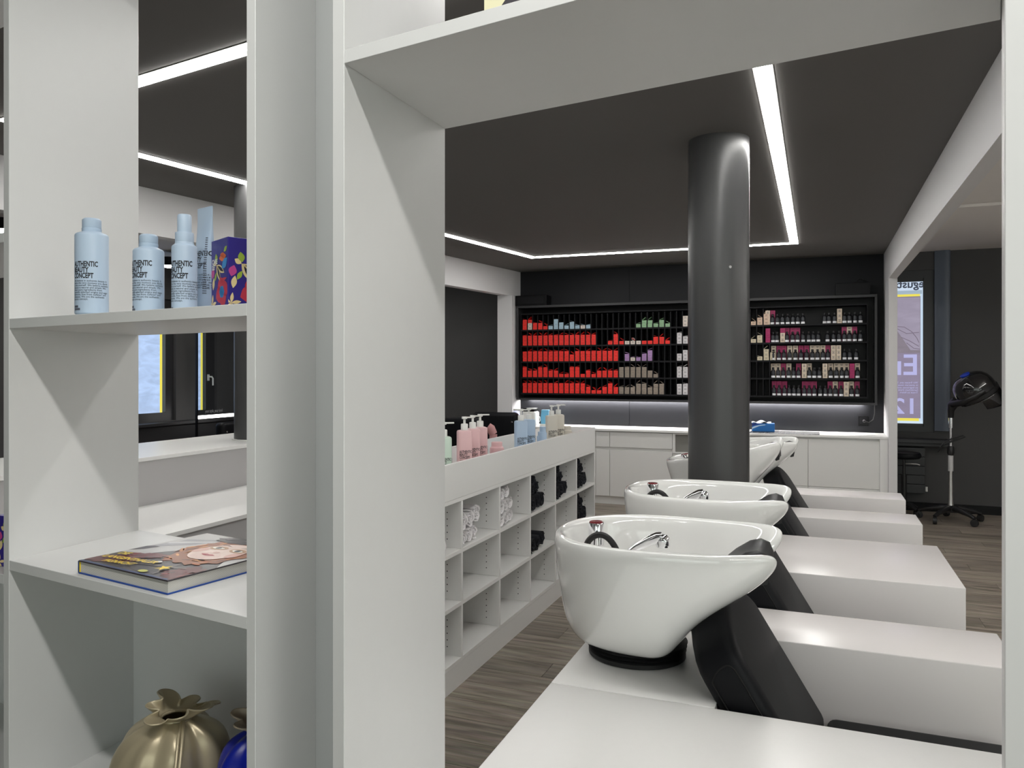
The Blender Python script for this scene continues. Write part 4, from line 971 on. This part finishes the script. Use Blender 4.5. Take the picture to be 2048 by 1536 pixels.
for row, lst in SLOTS.items():
    nb = ns = 0
    for x, bh in sorted(lst, reverse=True):
        z = FLz[row]+.0004
        if bh in ('K3', 'M3', 'KKM'):
            ns += 1
            for j, cc in enumerate({'K3': 'KKK', 'M3': 'MMM', 'KKM': 'KKM'}[bh]):
                o = ob('tint_carton', CM[cc], None, (x, YF+.008, z+j*BHZ*1.28), (0, 0, random.uniform(-.02, .02))); o.scale = (.88, 1, 1.28)
                tag(o, '%s carton, %s in %s stack among the black bottles, %s row' % (CB[cc][0], lvl(j, 3), ordw(ns), ROWN[row]), 'carton', '%s cartons among the bottles, %s row' % (CB[cc][0], ROWN[row]))
        else:
            nb += 1
            o = ob('developer_bottle', DEV, None, (x, YF+.026, z), (0, 0, random.uniform(-.15, .25)))
            tag(o, 'black tint bottle, %s from the window end of the rack, %s row' % (ordw(nb), ROWN[row]), 'bottle', 'black tint bottles in the %s row' % ROWN[row])
            if bh:
                o = ob('tall_carton', TALL[bh], None, (x, YF+.050, z), (0, 0, random.uniform(-.02, .02)))
                tag(o, 'tall %s carton behind %s black bottle from the rack window end, %s row' % (CB[bh][0], ordw(nb), ROWN[row]), 'carton', 'tall %s cartons, %s row' % (CB[bh][0], ROWN[row]))

# ================================================================== RIGHT WINDOW BAY
PL = mat('black_plastic', (.010, .010, .011), .32)
HOODM = mat('glossy_black_plastic', (.008, .008, .009), .12, coat=.6)
d = thing('hood_dryer', 'black salon hood dryer on a chrome pole with castors', 'hair dryer', (1.235, 8.70, 0))
mb = MB()
for i in range(5):
    a = R(18+72*i); ca, sa = math.cos(a), math.sin(a)
    mb.tube([(0, 0, .135), (.10*ca, .10*sa, .128), (.22*ca, .22*sa, .105), (.29*ca, .29*sa, .08)], [.032, .028, .022, .018], 10)
    w_ = part('castor', MB().lathe([(.012, -.02), (.034, -.018), (.036, 0), (.034, .018), (.012, .02)], 16).xf(Matrix.Translation((.285*ca, .285*sa, .037)) @ Matrix.Rotation(a+.5, 4, 'Z') @ Matrix.Rotation(R(90), 4, 'X')), [RUB], d, smooth=40, world=False)
part('star_base', mb.lathe([(.05, .10), (.055, .14), (.03, .16)], 20), [PL], d, smooth=50, world=False)
part('lower_pole', MB().lathe([(.028, .15), (.022, .22), (.017, .56)], 20), [STEEL], d, smooth=40, world=False)
part('instruction_label', MB().lathe([(.0235, .50), (.0235, .655)], 24), [mat('label_paper', (.55, .55, .55), .6)], d, smooth=40, world=False)
part('clamp', MB().lathe([(.026, .66), (.032, .68), (.032, .72), (.024, .75)], 20), [PL], d, smooth=40, world=False)
part('upper_pole', MB().lathe([(.012, .72), (.012, .93), (.020, .93), (.020, 1.05)], 20), [CHR], d, smooth=40, world=False)
part('joint', MB().tube([(0, 0, 1.03), (0, 0, 1.10), (.01, -.01, 1.15), (.05, -.03, 1.20)], [.028, .032, .045, .05], 14), [PL], d, smooth=50, world=False)
# hood: shell of revolution about a tilted axis, open downwards-right, with smoked visor
hood = Matrix.Translation((.20, -.10, 1.30)) @ Matrix.Rotation(R(-32), 4, 'Y') @ Matrix.Rotation(R(10), 4, 'X')
pr = [(.0, .185), (.05, .183), (.10, .170), (.14, .145), (.17, .105), (.185, .055), (.19, .0), (.188, -.06), (.178, -.06), (.18, 0), (.175, .05), (.13, .13), (.0, .17)]
part('hood_shell', MB().lathe([(max(.001, a), b_) for a, b_ in pr], 48).xf(hood), [HOODM], d, smooth=50, world=False)
part('hood_band', MB().lathe([(.191, -.05), (.197, -.045), (.197, -.01), (.191, -.005)], 48, ).xf(hood), [PL], d, smooth=40, world=False)
vz = []
for j in range(8):
    t = j/7; ring_ = []
    for i in range(25):
        a = R(-100+200*i/24); rr_ = .190-.035*t*t
        ring_.append((rr_*math.cos(a), rr_*math.sin(a), -.05-.17*t*(.6+.4*math.cos(a*.85))))
    vz.append(ring_)
mb = MB().add([p for q in vz for p in q], [(j*25+i, j*25+i+1, (j+1)*25+i+1, (j+1)*25+i) for j in range(7) for i in range(24)]).xf(hood)
o = part('visor', mb, [SMOKE], d, smooth=60, world=False); so = o.modifiers.new('solid', 'SOLIDIFY'); so.thickness = .003
part('side_bracket', MB().tube([(.01, -.05, 1.17), (.07, -.20, 1.19), (.17, -.28, 1.25), (.24, -.29, 1.31)], [.035, .03, .026, .02], 10), [PL], d, smooth=50, world=False)
part('blue_dial', MB().lathe([(.045, .184), (.045, .196), (.03, .200)], 24).xf(hood), [mat('blue_plastic', lin((20, 60, 190)), .3)], d, smooth=40, world=False)
part('cable', MB().tube([(-.10, -.05, .74), (-.05, -.04, .80), (.02, -.03, .83), (.10, -.04, .86), (.12, -.04, .85), (.04, -.04, .81), (-.06, -.05, .77), (-.12, -.05, .69), (-.07, -.05, .76), (.03, -.04, .82), (.08, -.04, .83)], .006, 8), [RUB], d, smooth=60, world=False)
# stool
s_ = thing('work_stool', 'black round work stool with gas lift half hidden by the white post', 'stool', (.835, 8.87, 0))
part('seat', MB().lathe([(.10, .590), (.145, .595), (.16, .612), (.16, .636), (.148, .655), (.0, .663)], 40), [LEA], s_, smooth=50, world=False)
part('gas_lift', MB().lathe([(.028, .12), (.028, .43), (.014, .43), (.014, .575)], 20), [PL], s_, smooth=40, world=False)
part('lever', MB().tube([(.0, 0, .54), (.12, .02, .535), (.15, .02, .525)], .006, 8), [STEEL], s_, smooth=40, world=False)
mb = MB()
for i in range(5):
    a = R(30+72*i); ca, sa = math.cos(a), math.sin(a)
    mb.tube([(0, 0, .13), (.08*ca, .08*sa, .11), (.145*ca, .145*sa, .075)], [.03, .022, .016], 10)
    part('castor', MB().lathe([(.010, -.016), (.028, -.014), (.030, 0), (.028, .014), (.010, .016)], 14).xf(Matrix.Translation((.14*ca, .14*sa, .031)) @ Matrix.Rotation(a+.3, 4, 'Z') @ Matrix.Rotation(R(90), 4, 'X')), [RUB], s_, smooth=40, world=False)
part('star_base', mb, [PL], s_, smooth=50, world=False)
# radiator
rd = thing('radiator', 'dark panel radiator under the poster-covered window', 'radiator', (.70, 9.17, .20))
for i in range(5): part('panel', MB().box(.30, 1.06, 9.13, 9.20, .20+i*.097, .294+i*.097), [FR], rd, bev=.003)
part('bracket', MB().box(.35, .40, 9.20, 9.25, .25, .60).box(.95, 1.0, 9.20, 9.25, .25, .60), [FR], rd)
part('valve', MB().lathe([(.014, 0), (.014, .05)], 12, (1.075, 9.165, .22)), [ALU], rd, smooth=40)
single('ceiling_track', MB().box(.9, 3.4, 6.72, 6.76, 2.745, 2.769), [ANX], 'slim white ceiling track in the bright window bay', 'ceiling track', org=(2, 6.74, 2.745), bev=.003)

# ================================================================== LEFT WINDOW BAY
for x, y_, lab in ((-6.40, 6.28, 'round black pendant lamp with glowing underside above the film window'), (-5.96, 6.45, 'round black pendant lamp beyond the spray bottle'), (-5.0, 8.0, 'added unseen pendant lamp near the rear window wall'), (-6.0, 4.2, 'added unseen pendant lamp beside the reception desk')):  # last two pendants added out of view to brighten the bay
    p = thing('pendant_lamp', lab, 'lamp', (x, y_, 2.60), group='round pendant lamps')
    part('housing', MB().lathe([(.09, .012), (.125, .012), (.125, .10), (.0, .10)], 40, cap0=False), [BLACK], p, smooth=40, world=False)
    part('rod', MB().lathe([(.012, .10), (.012, .168)], 12), [BLACK], p, smooth=40, world=False)
    part('diffuser', MB().lathe([(.0, 0), (.09, .004), (.12, .012), (.12, .02), (.0, .02)], 40), [mat('pendant_glow', (.9, .9, .9), .5, emit=(1, .97, .92), es=60)], p, smooth=60, world=False)
m_ = thing('mirror_station', 'free-standing glass styling station with light bar and script lettering', 'styling station', (-6.8, 7.36, 0))
part('light_bar', MB().tube([(-6.8, 7.05, .965), (-6.8, 7.68, .895)][::1] if False else [(-6.8, 7.05, .945), (-6.8, 7.68, .945)], .020, 14), [mat('light_bar_glow', (.9, .9, .9), .4, emit=(1, .97, .94), es=6)], m_, smooth=60)
part('glass_panel', MB().box(-6.803, -6.797, 7.05, 7.68, .97, 2.05), [clearglass('station_glass', (.93, .95, .97), .05)], m_)
part('edge_profile', MB().box(-6.812, -6.788, 7.68, 7.70, .60, 2.05), [CHR], m_)
part('edge_profile', MB().box(-6.812, -6.788, 7.03, 7.05, .60, 2.05), [BLACK], m_)
part('foot_panel', MB().box(-6.86, -6.74, 7.03, 7.70, 0, .60), [BLACK], m_)
v, f = text('your style, your look', .055, .0, .62, shear=.3)
part('script_lettering', MB().add([(-6.7965, 7.17+a, .995+b_) for a, b_, c in v], f), [mat('etched_grey', (.35, .36, .38), .6)], m_)
def salon_chair(x, y_, rz, lab, top=1.05):
    c = thing('styling_chair', lab, 'chair', (x, y_, 0), rz, group='black styling chairs')
    part('seat', MB().box(-.27, .27, -.27, .27, .42, .56), [LEA], c, world=False, bev=.03, seg=4)
    part('backrest', MB().box(-.26, .26, .20, .32, .50, top), [LEA], c, world=False, bev=.045, seg=4)
    for sx in (-1, 1): part('armrest', MB().box(sx*.33-.06, sx*.33+.06, -.27, .27, .50, .76), [LEA], c, world=False, bev=.04, seg=4)
    part('pedestal', MB().lathe([(.05, .03), (.05, .42)], 20), [CHR], c, smooth=40, world=False)
    part('floor_plate', MB().lathe([(.28, 0), (.28, .02), (.1, .03)], 40), [CHR], c, smooth=40, world=False)
    for sx in (-.2, .2): part('stud', MB().lathe([(.012, 0), (.010, .006), (.001, .008)], 14).xf(Matrix.Translation((sx, .32, top-.10)) @ Matrix.Rotation(R(-90), 4, 'X')), [CHR], c, smooth=50, world=False)
    return c
salon_chair(-6.15, 6.62, R(-85), 'black padded styling chair facing the glass styling station', .95)
salon_chair(-3.22, 6.95, R(178), 'black studded styling chair behind the pink pump bottles')
salon_chair(-3.25, 7.90, R(185), 'black studded styling chair next to the white post')
b = thing('pink_hair_dryer', 'pink upright hair tool standing on the dark trolley', 'hair tool', (-2.66, 6.22, .70))
part('handle', MB().tube([(0, 0, 0), (.005, 0, .12), (.012, 0, .24)], [.03, .032, .034], 16), [mat('pink_tool', lin((205, 150, 150)), .4)], b, smooth=50, world=False)
part('nozzle', MB().tube([(.012, 0, .24), (-.01, -.01, .29), (-.03, -.02, .305)], [.036, .04, .036], 16), [MATS['pink_tool']], b, smooth=50, world=False)
t = thing('tool_trolley', 'dark salon tool trolley behind the towel cabinet', 'trolley', (-2.66, 6.22, 0))
part('top_tray', MB().box(-.17, .17, -.17, .17, .66, .70), [PL], t, world=False, bev=.006)
part('drawer_case', MB().box(-.16, .16, -.16, .16, .09, .659), [PL], t, world=False, bev=.004)
for z in (.12, .30, .48): part('drawer', MB().box(-.15, .15, -.172, -.1605, z, z+.16), [RACKM], t, world=False, bev=.004)
for sx in (-1, 1):
    for sy in (-1, 1): part('castor', MB().lathe([(.03, -.012), (.03, .012)], 14).xf(Matrix.Translation((sx*.13, sy*.13, .045)) @ Matrix.Rotation(R(90), 4, 'X')).box(sx*.13-.012, sx*.13+.012, sy*.13-.02, sy*.13+.02, .04, .09), [RUB], t, smooth=40, world=False)

# unseen light line added to brighten the right window bay, beyond the frame
l = thing('added_bay_light', 'added unseen white light line over the right window bay', 'lamp', (3.0, 5.0, 2.40))
part('housing', MB().box(2.97, 3.03, 2.5, 7.5, 2.42, 2.45), [ALU], l)
part('diffuser', MB().box(2.97, 3.03, 2.5, 7.5, 2.405, 2.4195), [MATS['led_diffuser']], l)
part('upward_diffuser', MB().box(2.97, 3.03, 2.5, 7.5, 2.4505, 2.46), [mat('upward_led', (.9, .9, .9), .5, emit=(1, .97, .93), es=17)], l)
for y_ in (2.7, 5.0, 7.3): part('suspension_wire', MB().tube([(3.0, y_, 2.46), (3.0, y_, 2.769)], .002, 6), [STEEL], l)
